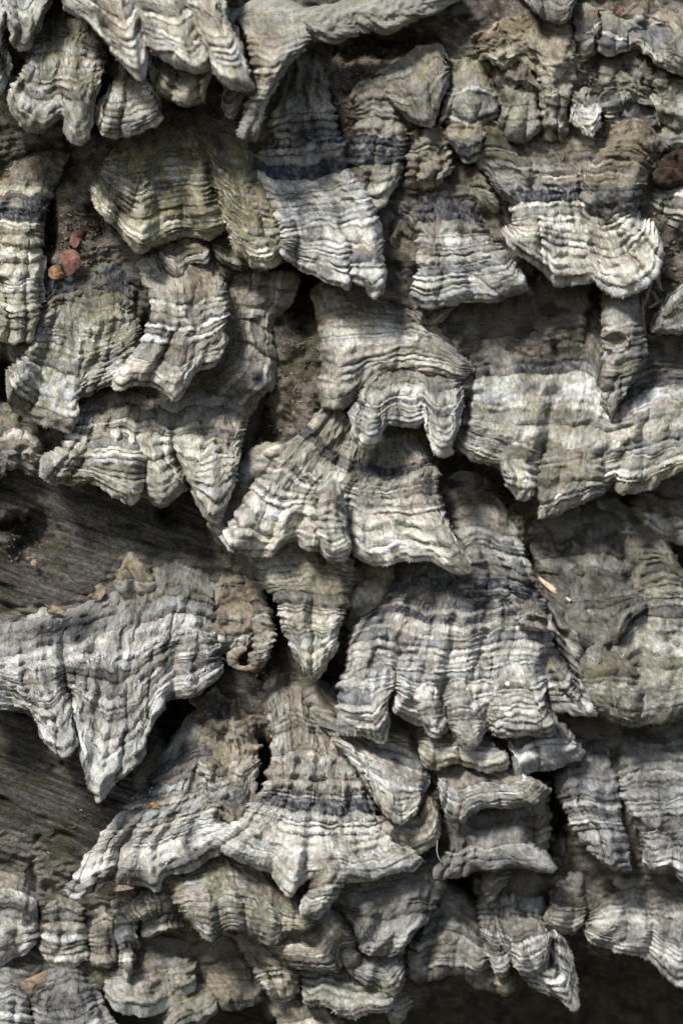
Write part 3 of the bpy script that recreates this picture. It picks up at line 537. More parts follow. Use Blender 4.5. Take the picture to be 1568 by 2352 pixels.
# centre
F('D0', 'tan topped bracket with bright white ribs in the very middle of the cluster', ['718,684 758,662 860,690 950,708 1004,752', '734,800 800,790 900,780 990,790 1072,830', '734,917 742,938,10 770,943,10 810,926 838,886 900,862 970,858 1040,868 1086,862'], [20, 90, 120], seed=61, zone=17, dust=.55, tone=.2, fuzz=.5, green=.08)
F('D0b', 'bright arched lobe with two stubby legs below the white ribbed bracket', ['836,884 900,862 980,862 1066,880', '800,949 810,976 806,1002 832,1025,12 858,1026,12 872,1000 882,984,-12 920,981,-18 960,985,-18 978,974,-12 988,1008 999,1044,8 1018,1054,12 1038,1040,8 1046,1000 1062,930'], [95, 190], seed=62, zone=14, dust=.2, tone=.24, green=.25, dark=((.50, .54),), fuzz=.6)
F('E1', 'broad white ribbed bracket with slate arcs and many hanging lobes right of centre',
  ['906,1356 960,1310 1040,1310 1080,1330 1150,1335 1216,1336', '812,1442 880,1420 970,1440 1070,1450 1160,1430 1262,1420', '788,1552 870,1540 960,1550 1070,1550 1160,1540 1260,1530', '772,1684 806,1686 842,1688,10 874,1698,12 894,1660 888,1616,-30 900,1606,-40 908,1636 940,1652,-15 972,1664 986,1686,5 1008,1690,5 1030,1664,-15 1046,1690,10 1070,1720,20 1094,1710,20 1104,1686 1122,1678,-15 1146,1692 1200,1686 1258,1690,10 1274,1676,5 1256,1640 1236,1600'],
  [35, 120, 160, 190], seed=71, zone=17, tone=.2, dust=.22, green=.08, dark=((.06, .32),), fuzz=.8, fold=1.1,
  lobes=[(['1004,1110 1062,1086 1122,1108 1158,1156', '1030,1230 1110,1220 1194,1244', '1060,1390 1150,1380 1256,1400'], [0, 55, 100], dict(seed=72, tone=-.08, dark=((.42, .52), (.80, .95)), zone=18, fuzz=.6)),
         (['1190,1400 1216,1376 1248,1400', '1190,1440 1230,1448 1270,1450 1303,1481,25'], [135, 215], dict(seed=73, tone=.05, dust=.7, zone=11, fuzz=.4, dark=()), ((.42, .72, .22, .14, 34),)),
         (['796,1500 842,1480 892,1510', '778,1600 830,1596 888,1600', '772,1684 806,1687 842,1690 876,1700 896,1660'], [110, 202, 212], dict(seed=309, fold=.3, dark=())),
         (['1006,1560 1050,1545 1094,1560', '1026,1640 1062,1632 1102,1640', '1044,1690 1070,1723 1094,1714 1106,1688'], [120, 212, 224], dict(seed=310, fold=.2, zone=11, dark=())),
         (['1104,1490 1170,1474 1226,1500', '1114,1600 1180,1590 1244,1600', '1122,1678 1160,1695 1210,1690 1258,1692 1276,1672'], [105, 198, 210], dict(seed=311, fold=.4, dark=())),
         (['926,1560 962,1546 994,1566', '952,1620 980,1612 1008,1620', '966,1662 986,1686 1008,1690 1028,1666'], [120, 200, 206], dict(seed=312, fold=.2, dark=())),
         (['1190,1500 1240,1470 1284,1488', '1230,1560 1270,1550 1304,1530', '1240,1622,-10 1262,1636 1300,1640 1341,1642,5 1372,1641,8 1358,1608 1320,1562'], [90, 140, 165], dict(seed=74, tone=.0, zone=15, fuzz=1., dark=()))])
F('E2', 'tan felted shoulder in the hollow left of the broad white ribbed bracket', ['812,1300 860,1290 900,1310', '800,1370 840,1380 890,1380', '790,1430 806,1446 830,1436 860,1400'], [30, 60, 66], seed=233, zone=30, tone=-.12, dust=.9, fuzz=.5, ridge=.35)
F('D2', 'cream tapering bracket like a blunt icicle beneath the central bracket', ['576,1284 640,1252 740,1262 814,1306', '600,1345 680,1340 814,1340', '634,1374 700,1376 798,1386', '644,1436 710,1440 786,1432', '682,1516 702,1547,10 722,1567,14 742,1546,10 776,1488'], [100, 140, 160, 172, 172], dive=False, seed=75, zone=14, tone=.28, dust=.2, green=.2, fuzz=.6)
F('D1', 'big bright central bracket with a snout like fold and a long pointed right corner',
  ['732,944 772,958 810,1000 870,1030 940,1016 978,1036', '676,1006 730,1040 800,1080 860,1090 930,1090 1002,1072', '600,1090,-10 680,1130 760,1130 840,1140 920,1140 1010,1130', '506,1230 518,1258 546,1274 602,1278 634,1276 652,1252,-15 680,1242,-20 700,1258 736,1262 752,1280 774,1290,10 800,1284 808,1264,-20 820,1286,-15 848,1301,-10 886,1299 934,1291 978,1289 1008,1297 1034,1309 1062,1316,10 1083,1307,12 1064,1276 1040,1244'],
  [60, 110, 155, 200], seed=76, zone=16, fold=.75, tone=.24, dust=.2, green=.1, dark=((.20, .26),), dive=False, fuzz=.7, spot=((.55, .27, .12, .13, .9), (.93, .42, .08, .13, .85)),
  lobes=[(['730,1112 760,1096 786,1112', '728,1190 764,1180,12 796,1192', '734,1252 750,1284 774,1292,8 800,1284 808,1258'], [190, 262, 292], dict(seed=77, zone=12, dust=.45, dark=(), fuzz=.6, spot=()))])
F('F1', 'large dull grey felted bracket at right with a wood splinter lying on it',
  ['1202,1208 1262,1186 1330,1162 1400,1156 1450,1186 1502,1220 1550,1280', '1238,1300,-8 1300,1320 1380,1330 1450,1330 1520,1310 1580,1330', '1250,1400 1300,1450 1370,1466,14 1420,1470,10 1460,1430,-14 1520,1440 1620,1440', '1290,1520,-10 1340,1582 1372,1640,5 1402,1654 1442,1670 1474,1665 1530,1661 1570,1644 1640,1600'],
  [-15, 30, 70, 118], seed=78, lum=.72, zone=20, tone=-.12, dust=.05, green=.5, cool=.3, fuzz=1.1, ridge=.8,
  lobes=[(['1204,1212 1262,1188 1330,1164 1400,1158 1450,1188', '1240,1320 1300,1330 1370,1330 1460,1330', '1262,1420 1300,1462 1350,1490 1400,1494 1424,1476 1452,1430 1490,1400'], [-5, 60, 128], dict(seed=279, lum=.5, zone=24, tone=-.34, dark=((.86, 1.),), green=.2, fuzz=1.2, ridge=.5)),
         (['1286,1484 1340,1474 1410,1484 1456,1500', '1320,1570 1390,1556 1474,1560', '1366,1636 1402,1657 1444,1673 1478,1664'], [70, 142, 150], dict(seed=313, fold=.3, green=.7, tone=-.1))])
F('G1', 'very wide felted bracket at right with cream fringed rings and a drooping middle point',
  ['1006,748 1070,700 1180,690 1290,684 1370,700 1420,800 1500,800 1640,790', '1060,860 1140,850 1240,850 1350,850 1410,920 1500,880 1640,870', '1060,950 1150,960 1240,970 1340,970 1420,980 1520,950 1640,930', '1048,1008,-10 1058,1038 1102,1058 1152,1080 1170,1114 1186,1142,5 1202,1152,8 1232,1138 1240,1150,5 1238,1184,14 1258,1190,14 1300,1170 1342,1150 1382,1134 1406,1120,-15 1424,1132 1450,1134 1482,1126 1522,1098 1568,1078 1640,1060'],
  [-25, 50, 100, 135], seed=79, zone=19, tone=.08, dust=.3, green=.32, dark=((.24, .40),), fuzz=.9,
  lobes=[(['1120,980 1186,970 1240,990', '1144,1064 1196,1050 1238,1070', '1168,1112 1184,1144 1204,1155 1236,1136'], [70, 142, 146], dict(seed=307, fold=.3, dark=())),
         (['1250,1010 1330,1000 1400,1020', '1238,1090 1310,1080 1390,1090', '1236,1186 1258,1192 1300,1172 1342,1152 1384,1134'], [85, 150, 152], dict(seed=308, fold=.4, dark=()))])
F('G2', 'curled standing stalk with a hollow mouth growing on the wide right bracket', ['1386,668 1420,660 1464,664', '1381,750,-5 1420,745,14 1474,740', '1380,830 1420,830,20 1488,806', '1381,905 1408,905,12 1446,892', '1383,944 1396,962,8 1408,964,8 1420,918'], [60, 110, 125, 128, 120], seed=80, zone=15, tone=-.05, dust=.4, fuzz=.4, green=.25, pit=((.34, .44, .17, .055, 46),), spot=((.80, .52, .22, .16, .8),))
F('G4', 'brownish flap in shade beneath the wide right bracket at the picture edge', ['1440,1130 1500,1110 1640,1090', '1460,1190 1520,1240 1640,1270'], [-60, 20], seed=81, zone=22, tone=-.25, dust=.9, green=.3, fuzz=.3)

# left, middle
F('H3', 'round brown felted button on the bare wood', ['268,1330 300,1290 350,1320', '262,1344 284,1372 326,1380 356,1356'], [18, 52], seed=91, zone=30, tone=-.25, dust=.9, ridge=.2, fuzz=.5)
F('H1', 'wide grey felted bracket with two pointed hanging lobes over the bare wood',
  ['-60,1446 30,1424 100,1408 160,1402 206,1374 270,1350 340,1310 400,1290 470,1316 506,1380', '-60,1530 40,1530 120,1510 200,1500 280,1490 350,1460 420,1440 500,1450', '-60,1640 0,1632 74,1648 100,1690 128,1725,15 153,1742,18 173,1712,10 170,1636,-35 178,1690 188,1752,12 204,1800,20 218,1838,26 242,1824,24 282,1788,18 320,1748,10 348,1670,-10 372,1636,-10 386,1612,-15 440,1605,-10 482,1578 514,1542'],
  [0, 75, 140], seed=93, zone=19, tone=.08, dust=.12, green=.22, cool=.4, dark=(), fuzz=1.2, fold=1.15, spot=((.33, .19, .11, .10, 1.), (.43, .26, .05, .12, .9), (.95, .7, .06, .12, .8)), fringe=(.45, .62, .8))

# right, lower
F('M0', 'dim grey shelf in the recess behind the two hanging straps at right', ['1262,1940 1340,1930 1420,1960 1500,1960', '1254,2030 1290,2050 1330,2056 1346,2040 1400,2042 1440,2060 1510,2060'], [-80, 0], seed=101, zone=18, tone=-.2, green=.2, cool=.4, fuzz=.6)
F('L3', 'wide pale grey strap hanging at the right picture edge', ['1398,1676 1470,1640 1640,1630', '1418,1800 1500,1790 1640,1790', '1456,1902 1520,1900 1640,1890', '1492,1966 1484,1992 1500,2006 1540,2004 1568,2026 1640,2040'], [-30, 60, 90, 105], seed=102, zone=20, tone=-.2, green=.2, dust=.08, cool=.6, fuzz=1.1, rough=1.3)
F('L2', 'long grey felted strap tapering to a pale squared tip, lower right', ['1268,1740 1300,1680 1380,1646 1402,1690', '1274,1805 1330,1790,12 1416,1796', '1296,1868 1350,1856,12 1424,1870', '1338,1938 1380,1930,12 1440,1936', '1368,1968 1392,1984 1410,1998,8 1448,2001,10 1452,1976'], [-30, 70, 95, 110, 120], seed=103, zone=17, tone=-.16, green=.15, dust=.08, cool=.6, fuzz=1.1)
F('L1', 'soft grey lobe below the right wing of the white ribbed bracket', ['1150,1660 1210,1640 1290,1644', '1168,1736 1196,1780 1222,1770 1272,1761 1320,1749 1342,1729,8 1326,1702'], [80, 150], seed=104, zone=22, tone=-.06, green=.12, dust=.05, cool=.6, fuzz=1.2)
F('M1', 'white striped bracket running out of the lower right picture edge', ['1336,2092 1380,2050 1440,2010 1640,1990', '1345,2120 1400,2110 1480,2105 1640,2120', '1332,2141 1354,2162 1402,2181 1442,2191 1490,2198 1514,2230 1542,2258 1568,2276 1640,2310'], [-60, 20, 50], seed=105, zone=18, tone=-.08, green=.12, cool=.5, fuzz=.8)
F('M2', 'knobbly rolled lump between the striped bracket and its neighbour, lower right', ['1258,2070 1290,2046 1350,2062', '1251,2108 1262,2138 1300,2148 1336,2128'], [-20, 40], seed=106, zone=11, tone=-.1, dust=.5, fuzz=.4)
F('K3', 'thin brown edged plate standing behind the felted square bracket', ['1200,1840 1240,1820 1262,1818', '1205,1900 1240,1890 1262,1880', '1210,1960 1240,1962 1264,1946'], [20, 50, 50], seed=107, zone=30, tone=-.25, dust=.4, fuzz=.4)
F('M3', 'lower right bracket of stacked lobes ending in a striped point', ['1086,2020 1180,1996 1254,2016', '1096,2110 1180,2110 1252,2116', '1114,2180 1132,2232 1150,2244,8 1168,2236 1182,2216,-15 1202,2246,8 1222,2272,8 1268,2288 1292,2309,8 1320,2320,12 1330,2290,8 1318,2220 1298,2156 1262,2130'], [-70, 15, 68], seed=108, zone=16, tone=-.16, green=.15, cool=.3, dust=.15, fuzz=.7,
  lobes=[(['1180,2130 1210,2110 1250,2120', '1172,2210 1190,2236 1220,2238 1254,2214 1258,2160'], [50, 98], dict(seed=109, zone=11, dust=.2, tone=.02))])
F('M4', 'tan crinkled flap dangling under the felted square bracket', ['1104,1994 1130,1990 1172,2000', '1112,2070 1120,2084 1140,2064 1164,2040'], [20, 70], seed=110, zone=12, dust=.9, tone=-.05, fuzz=.4)
F('N1b', 'greenish underside flap at the bottom of the lower right group', ['1050,2210 1110,2210 1190,2220', '1060,2246 1100,2268 1140,2284 1166,2290 1192,2256'], [-60, 10], seed=111, zone=12, tone=-.15, green=.7, dust=.5, fuzz=.3)
F('N1', 'dim grey bracket with blurred bands left of the stacked lower right lobes', ['960,2100 1030,2050 1090,2086 1124,2130', '926,2222 954,2254 1002,2242 1062,2236 1102,2250 1134,2236'], [-60, 55], seed=112, zone=19, tone=-.22, green=.12, cool=.4, dust=.1, fuzz=.7)
F('K2', 'felted square bracket with a hooked lower left corner', ['1024,1880 1080,1866 1150,1860 1222,1862', '1026,1945 1100,1940 1160,1940 1224,1932', '998,1996,5 1002,2018,5 1046,2013 1094,2001,-6 1130,2001 1182,1993 1236,2005,5 1266,2006,5 1272,1986 1256,1960'], [60, 120, 142], seed=113, zone=24, tone=-.2, green=.3, dust=.06, cool=.5, fuzz=1.4)
F('K1', 'layered shelf with fine cream rings and a hooked right tip above the square bracket', ['1004,1772 1060,1764 1130,1768 1186,1752', '1008,1828 1022,1880,-12 1052,1892,-8 1078,1872,-10 1110,1857 1182,1857 1222,1850,6 1250,1832,10 1264,1812,12 1238,1806 1212,1788'], [90, 188], seed=114, zone=13, tone=.14, dust=.25, green=.15, fuzz=1.)
F('K0', 'small tan shelf resting above the layered shelf', ['960,1690 1030,1676 1100,1690 1140,1714', '964,1732 986,1768 1020,1764 1056,1760 1112,1774 1148,1772 1170,1760 1162,1734'], [95, 178], seed=115, zone=12, tone=.0, dust=.6, fuzz=.7)

# lower middle and lower left
F('O11', 'dim column of blurred grey lobes at the left edge below the bare wood', ['-60,1960 20,1930 90,1960', '-60,2060 20,2060 84,2080', '-60,2200 0,2212 32,2206 62,2192 90,2168'], [-90, -20, -5], seed=121, zone=18, tone=-.12, cool=.3, green=.2, fuzz=.3)
F('O2', 'blurred grey lobe with a dark centre second from the left at the lower left', ['86,2050 140,1990 206,2040', '92,2110 140,2110 206,2110', '98,2192 116,2218 140,2226 180,2216 210,2200'], [-90, -25, 0], seed=122, zone=17, tone=-.12, dust=.2, dark=((.4, .55),), fuzz=.3)
F('O3', 'narrow blurred lobe third from the left at the lower left', ['196,2080 236,2040 272,2080', '206,2140 236,2140 276,2140', '208,2208 222,2220 240,2222 276,2206'], [-90, -30, -6], seed=123, zone=17, tone=-.15, dust=.3, fuzz=.3)
F('O5a', 'pale banded bracket in the very bottom left corner, left of the crack', ['-60,2230 10,2224 72,2240', '-60,2420 0,2424 66,2420'], [-50, 25], seed=124, zone=15, tone=.04, cool=.6, dust=.08, fuzz=.4)
F('O5b', 'pale banded fan near the bottom left corner, right of the crack', ['92,2240 150,2216 204,2212', '78,2330 150,2340 240,2310', '76,2420 160,2440 240,2420 296,2380'], [-50, 15, 30], seed=125, zone=14, tone=.06, cool=.6, dust=.08, fuzz=.4)
F('O6', 'dark grey rounded bracket in shade at the bottom left of the middle group', ['228,2230 300,2180 400,2180 444,2200', '238,2282 270,2318 316,2331 360,2330 404,2302 446,2272 452,2238'], [-90, 0], seed=126, zone=17, tone=-.2, cool=.2, green=.3, fuzz=.4)
F('O7', 'pinkish ragged edge bracket at the bottom beside the black gap', ['370,2330 430,2270 500,2270', '380,2400 430,2360 462,2352 494,2330 500,2300'], [-80, 10], seed=127, zone=16, tone=-.15, dust=.6, fuzz=.3)
F('O10', 'brown smooth shelf underside at the bottom, left of the hanging strap', ['440,2200 520,2180 600,2200', '500,2316 524,2320 570,2312 612,2290'], [-90, -10], seed=128, zone=26, tone=-.3, dust=1., fuzz=.2, ridge=.3)
F('J1', 'large triangular bracket fanning to a pale left tip, lower left', ['372,1734 424,1668 490,1640 570,1690', '290,1854 360,1850 440,1830 540,1800', '205,1950 300,1940 400,1920 520,1880', '148,2041 172,2060,8 206,2050 236,2022,-10 280,2029,-8 328,2034 358,2047,5 384,2010,-10 440,1998 500,1960 566,1900'], [0, 80, 120, 135], seed=129, zone=16, tone=.06, dust=.35, green=.12, cool=.15, dark=((.16, .28),), fuzz=.9, spot=((.10, .36, .13, .11, 1.),))
F('N8', 'curved strap bracket hanging at the bottom left of the lowest group', ['520,2150 590,2150 650,2176', '556,2190 610,2190 670,2210', '592,2242 630,2240 688,2240', '620,2292 634,2306,5 660,2301 688,2276'], [0, 20, 40, 48], seed=130, zone=15, tone=-.05, dust=.5, fuzz=.6)
F('N9', 'blurred lobe tips at the bottom picture edge below the strap bracket', ['620,2290 700,2290 760,2320', '650,2400 700,2390 760,2380 790,2350'], [-40, 10], seed=131, zone=14, tone=-.1, dust=.6, fuzz=.4)
F('N9b', 'pointed tip lobe at the bottom picture edge in the middle', ['880,2280 910,2270 944,2290', '884,2330 898,2350 922,2352 944,2310'], [-30, 10], seed=132, zone=14, tone=-.1, dust=.5, fuzz=.4)
F('N7', 'lowest wavy bracket with a bright frilled hem at the bottom middle', ['688,2246 760,2230 830,2250 906,2270', '692,2286 706,2310 750,2312 780,2332,5 812,2336,5 862,2326 896,2323 912,2300'], [-10, 90], seed=133, zone=14, tone=.05, dust=.4, green=.3, fuzz=.8)
F('N6', 'small rounded grey bracket just above the lowest frilled one', ['794,2206 840,2184 918,2186', '800,2232 838,2262 882,2284 908,2285 928,2254 928,2216'], [10, 98], seed=134, zone=12, tone=-.02, dust=.3, fuzz=.7)
F('N5', 'tiny brown disc beside the tan shelf near the bottom middle', ['786,2190 806,2180 830,2190', '786,2212 804,2222 826,2216 832,2200'], [70, 104], seed=135, zone=10, dust=.7, tone=-.1, fuzz=.4, res=2.2)
F('N4', 'tan shelf with a bright frilled edge near the bottom middle', ['600,2150 680,2140 716,2140 760,2098 814,2126', '640,2210 672,2226 718,2232 774,2230 785,2206 794,2182 816,2176 820,2140'], [30, 112], seed=136, zone=14, tone=.02, dust=.85, fuzz=.8)
F('N2', 'smooth grey bracket with a pale left knuckle, lower middle', ['760,2030 850,2000 930,1990 1000,1968 1030,2010', '784,2090 850,2090 920,2080 1004,2076', '814,2118 818,2146 822,2182,8 848,2193,8 884,2194 922,2189 950,2154'], [40, 108, 128], seed=137, zone=22, tone=-.15, dust=.05, cool=.5, green=.15, fuzz=1.3, ridge=.6)
F('N3', 'olive stained bracket with a thin bright wavy rim, lower left of centre', ['374,2014 430,2000 480,1960 540,1960 620,2000 700,2080', '400,2066 460,2050 520,2040 600,2060 670,2100 720,2110', '424,2106 448,2124 466,2146 486,2158,6 520,2142,-6 560,2150 594,2162 626,2170,6 662,2154 702,2150 722,2130'], [40, 118, 142], seed=138, zone=16, tone=.0, dust=.6, green=.5, fuzz=.7)
F('J4', 'small cupped tan bracket right of the lower middle white fringed one', ['896,1874 950,1850 992,1826', '868,1888 884,1924 918,1949 954,1957 990,1942 1014,1902 1004,1840,-15'], [100, 165], seed=139, zone=13, tone=.0, dust=.55, fuzz=.7)
F('J2', 'lower middle bracket with slate bands and a brilliant white fringed ring',
  ['604,1614 650,1566 700,1588 760,1660 820,1690', '622,1750 680,1745 760,1745 846,1760', '584,1842 660,1850 760,1860 864,1860', '482,1936,-10 524,1966 552,1982 588,1994 618,2002 648,2046,10 674,2058,12 690,2034,-12 740,2020 800,2024 836,2029 872,2021 926,2005 976,1980'],
  [30, 100, 140, 185], seed=140, zone=18, tone=.2, dust=.3, green=.1, dark=((.46, .61),), fuzz=1.5, fold=.9, fringe=(.66, .74, .85),
  lobes=[(['724,1990 770,1970 812,1990', '712,2040 745,2030,12 794,2030', '690,2072 688,2104,6 710,2114,10 740,2105,8 756,2086'], [165, 205, 212], dict(seed=141, zone=12, dark=(), dust=.2, fuzz=1.2))])
F('J5', 'crumbled slate and tan knobs at the neck between the two lower left brackets', ['440,1620 500,1590 580,1620', '450,1720 510,1715 592,1710', '470,1830 510,1870 560,1880 596,1800'], [10, 60, 105], seed=142, zone=22, tone=-.1, dust=.75, rough=2.8, fuzz=.5, ridge=.5, spot=((.35, .2, .3, .16, .9), (.5, .85, .3, .1, .8)))
F('J3', 'ribbed strap bracket slanting down to a rounded tip beside the white fringed one', ['702,1600 724,1572 780,1600 860,1660 960,1690', '712,1646 760,1650 850,1700 972,1730', '752,1686 790,1700 880,1750 984,1790', '838,1790 874,1862 898,1882,8 926,1890,12 955,1866,8 964,1836'], [60, 100, 140, 205], seed=143, zone=13, tone=.02, dust=.4, green=.1, fuzz=.9, dark=())

F('G3', 'pale cylinder shaped bracket edge entering from the right picture edge', ['1660,560 1650,600 1650,660 1660,720', '1560,656 1556,680 1566,720 1584,766', '1500,722,-12 1492,740 1494,756 1506,768 1524,766,-10'], [60, 118, 118], seed=202, zone=13, dust=.3, tone=0, green=.3, fuzz=.4)
F('O8', 'tan rolled knuckle under the large triangular bracket, lower left', ['430,2030 440,2060 430,2092', '360,2040 356,2070 366,2104', '308,2062,-12 284,2078 282,2096 296,2110 318,2113 340,2106,-10'], [0, 40, 42], seed=203, zone=13, dust=.7, tone=-.08, fuzz=.5)
F('O9', 'lower dim rolled lobe below the tan knuckle, lower left', ['480,2080 486,2110 480,2140', '400,2090 396,2116 404,2140', '344,2106 326,2124 322,2140 340,2150 362,2140'], [-20, 6, 8], seed=204, zone=13, dust=.5, tone=-.15, fuzz=.5)
F('O4', 'thin hanging finger with a white tip among the dim lower left lobes', ['258,2020 284,2010 312,2026', '262,2110 286,2110 314,2116', '270,2180 290,2180 312,2184', '278,2232 288,2250 298,2252 306,2232'], [-50, 0, 8, 8], seed=205, zone=12, dust=.3, tone=.05, dark=((.68, .76),), fuzz=.5)
LX, LY, LZ = build_log(exec_list)
for a_, k_ in exec_list: fungus(*a_, **k_)

# ------------------------------------------------------------------ rolled, stalk-like pieces
def stalk(name, label, cat, part, path, group=None, mat=None, **kw):
    loc = tuple(world(np.array(path[0][:3]))); r = empty(name, loc, label, cat, group)
    tube(r, path, part, mat or M_CAP, **kw); settle(r, loc); return r
stalk('branch', 'smooth grey dead branch crossing the top edge, with a split in it', 'branch', 'stem', P_('540,70,60,50 620,40,90,46 700,56,110,36 770,52,105,44 840,30,105,40 892,30,100,44 960,2,95,38 1060,-40,80,34'), mat=M_CAP, seed=201, zone=60, col=(.34, .33, .285), amp=.5, green=.02, lump=2.6)
r = empty('bracket_fungus', base_of('530,1340 560,1340', 20), 'curled ear shaped fungus rolled into a small hole, left of centre', 'fungus', GROUP)
sheet(r, ['492,1370 530,1330 590,1330', '490,1430 540,1430 596,1430', '496,1500 520,1506 545,1500 578,1486'], [5, 50, 55], seed=144, zone=24, tone=-.15, dust=.7, rough=2, fuzz=.5, ridge=.5)
sheet(r, ['556,1300 580,1296 604,1312', '566,1350 590,1346 612,1356', '580,1430 604,1420 628,1430', '584,1498 604,1500 624,1488', '566,1540 592,1544 612,1524'], [20, 50, 66, 74, 70], seed=146, zone=15, tone=-.14, dust=.8, rough=1.6, fuzz=.5, name='rolled_edge', margin=False, under=False)
tube(r, [(560 + 25 * math.cos(t) + 3 * math.sin(3 * t), 1516 + 22 * math.sin(t) + 3 * math.cos(2 * t), 70 + 10 * math.cos(t + .6), 8.5 + 2.5 * math.sin(2 * t + 1)) for t in np.linspace(-.9, 4.9, 14)], 'mouth_rim', M_CAP, seed=147, zone=9, tone=-.2, dust=.9, amp=.8, res=2.2)
settle(r, base_of('530,1340 560,1340', 20))
# ------------------------------------------------------------------ scraps lying in the gaps
def scrap(name, label, cat, outline, z, col, seed, curl=6, mat=None, th=2.5, tilt=0):
    P = pts(outline); c = P[:, :2].mean(0); n = 40; q, _ = crom(np.vstack([P, P[:1]]), n + 1); q = q[:-1]
    rings = 7; V = []; C = []; rng = np.random.default_rng(seed)
    for side in (1, -1):
        for k in range(rings):
            f = 1 - k / (rings - 1) * .999
            xy = c + (q[:, :2] - c) * f
            h = curl * (f ** 2) * np.cos(np.arctan2(q[:, 1] - c[1], q[:, 0] - c[0]) * 2 + seed) + (2.5 if th < 10 else 13) * fbm(xy[:, 0] / (7 if th < 10 else 16), xy[:, 1] / (7 if th < 10 else 16), seed, 3) * (1 if th < 10 else 1.6)
            V.append(np.c_[xy, z + h + side * th * (1 - f ** 6) * .5 + tilt * (xy[:, 0] - c[0])])
            C.append(np.array(col)[None] * (1 + .45 * vn(xy[:, 0] / 5, xy[:, 1] / 5, seed + 1) - .25 * (f > .9))[:, None])
    V = np.array(V); C = np.clip(np.array(C).reshape(-1, 3), .01, .8); F = []
    for s in (0, 1):
        i = np.arange(rings * n).reshape(rings, n) + s * rings * n; j = np.roll(i, -1, 1)
        f = np.stack([i[:-1], j[:-1], j[1:], i[1:]], -1).reshape(-1, 4); F.append(f if s else f[:, ::-1])
    V = V.reshape(-1, 3)
    W = world(V); loc = W.mean(0)
    o = mesh_obj(name, W - loc, np.concatenate(F), mat or M_DRY, None, C, V[:, :2])
    o.location = loc; o['label'] = label; o['category'] = cat
    return o
scrap('bud_scale', 'round reddish orange bud scale caught in the gap at left', 'bud scale', '132,586 150,574 172,574 185,592 182,616 160,632 148,622 142,600', 60, (.20, .105, .08), 1, 7)
scrap('bud_scale', 'small orange brown scrap just below the round reddish scale', 'bud scale', '112,618 126,608 144,614 152,632 136,642 114,636', 56, (.24, .15, .085), 2, 10)
scrap('leaf_scrap', 'dark red leaf scrap above the round reddish scale', 'leaf', '160,556 166,534 182,524 193,534 186,554 172,570', 40, (.16, .085, .06), 3, 7)
scrap('leaf_scrap', 'brown dead leaf flake lying in the dark cavity left of centre', 'leaf', '640,772 656,754 684,752 690,766 672,782 650,788', -20, (.24, .13, .09), 4, 8)
scrap('leaf_scrap', 'pale curled leaf scrap at the top of the wide grey bracket, left', 'leaf', '200,1372 218,1348 232,1340 242,1358 232,1374 214,1378', 26, (.26, .205, .14), 5, 8)
scrap('leaf_scrap', 'thin tan leaf sliver at the far left above the wide grey bracket', 'leaf', '106,1400 120,1390 136,1396 148,1404 128,1412 112,1410', 26, (.24, .19, .13), 6, 5)
scrap('bark_chip', 'tan jagged bark chip lying on the pale bracket at the bottom left', 'bark chip', '44,2260 58,2250 90,2236 112,2226 104,2244 102,2258 84,2264 72,2282 58,2276', 6, (.25, .185, .125), 7, 5)
scrap('bark_chip', 'dark red brown knotted bark lump at the right edge below the eroded bracket', 'bark chip', '1486,398 1504,370 1530,350 1568,336 1600,360 1590,410 1550,430 1510,428', 40, (.075, .052, .04), 8, 14, th=40, mat=M_BARK)
scrap('seed', 'tiny orange speck on the large triangular bracket, lower left', 'seed', '344,1846 354,1842 362,1850 354,1856', 92, (.38, .18, .05), 9, 1)
scrap('seed', 'tiny orange speck on the tan topped bracket in the middle', 'seed', '764,764 774,758 782,766 774,774', 72, (.32, .18, .09), 10, 1)
scrap('leaf_scrap', 'long reddish leaf edge sticking out under the large triangular bracket', 'leaf', '222,2048 250,2024 290,2030 310,2040 280,2046 240,2050', 100, (.24, .18, .14), 11, 5)
scrap('leaf_scrap', 'small rusty scrap at the top right between the grey chip and the eroded bracket', 'leaf', '1408,24 1424,12 1438,20 1434,36 1418,42', 44, (.16, .09, .06), 12, 5)
scrap('leaf_scrap', 'dark brown chip in the gap left of the ringed fan', 'leaf', '1176,466 1200,446 1228,452 1238,470 1214,484 1190,484', 40, (.13, .08, .065), 13, 7)
scrap('leaf_scrap', 'small tan leaf scrap on the bare wood near the knothole', 'leaf', '70,1292 78,1284 86,1292 84,1304 74,1302', 8, (.2, .16, .1), 14, 4)

def splinter(label, a, b, r, col, seed):
    a = np.array(a, float); b = np.array(b, float); n = 12; rng = np.random.default_rng(seed); t = np.linspace(0, 1, n); d = b - a; d /= np.linalg.norm(d)
    s1 = np.cross(d, [0, 0, 1.]); s1 /= np.linalg.norm(s1); s2 = np.cross(s1, d); m = 7; V = []
    for k in t:
        rr = r * (.35 + .65 * math.sin(math.pi * min(max(k, .06), .9))) * rng.uniform(.8, 1.2)
        for q in range(m):
            an = q / m * 2 * math.pi; V.append(a + (b - a) * k + rr * (s1 * math.cos(an) + .6 * s2 * math.sin(an)) * rng.uniform(.8, 1.2) + s1 * 2 * math.sin(k * 5 + seed))
    V += [a - d * 2, b + d * 4]; F = []
    for i in range(n - 1):
        for q in range(m): F.append((i * m + q, i * m + (q + 1) % m, (i + 1) * m + (q + 1) % m, (i + 1) * m + q))
    W = world(np.array(V)); loc = W.mean(0)
    C = np.clip(np.array(col)[None] * (1 + .4 * rng.normal(0, .5, (len(V), 1))), .02, .8)
    o = mesh_obj('wood_splinter', W - loc, F, M_DRY, None, C, np.array(V)[:, [1, 0]]); o.location = loc
    o['label'] = label; o['category'] = 'splinter'
splinter('pale wood splinter lying on the large dull grey bracket at right', (1236, 1326, 48), (1308, 1382, 72), 7, (.60, .46, .33), 3)
GS = 'splinters caught between the ringed fan and the right edge'
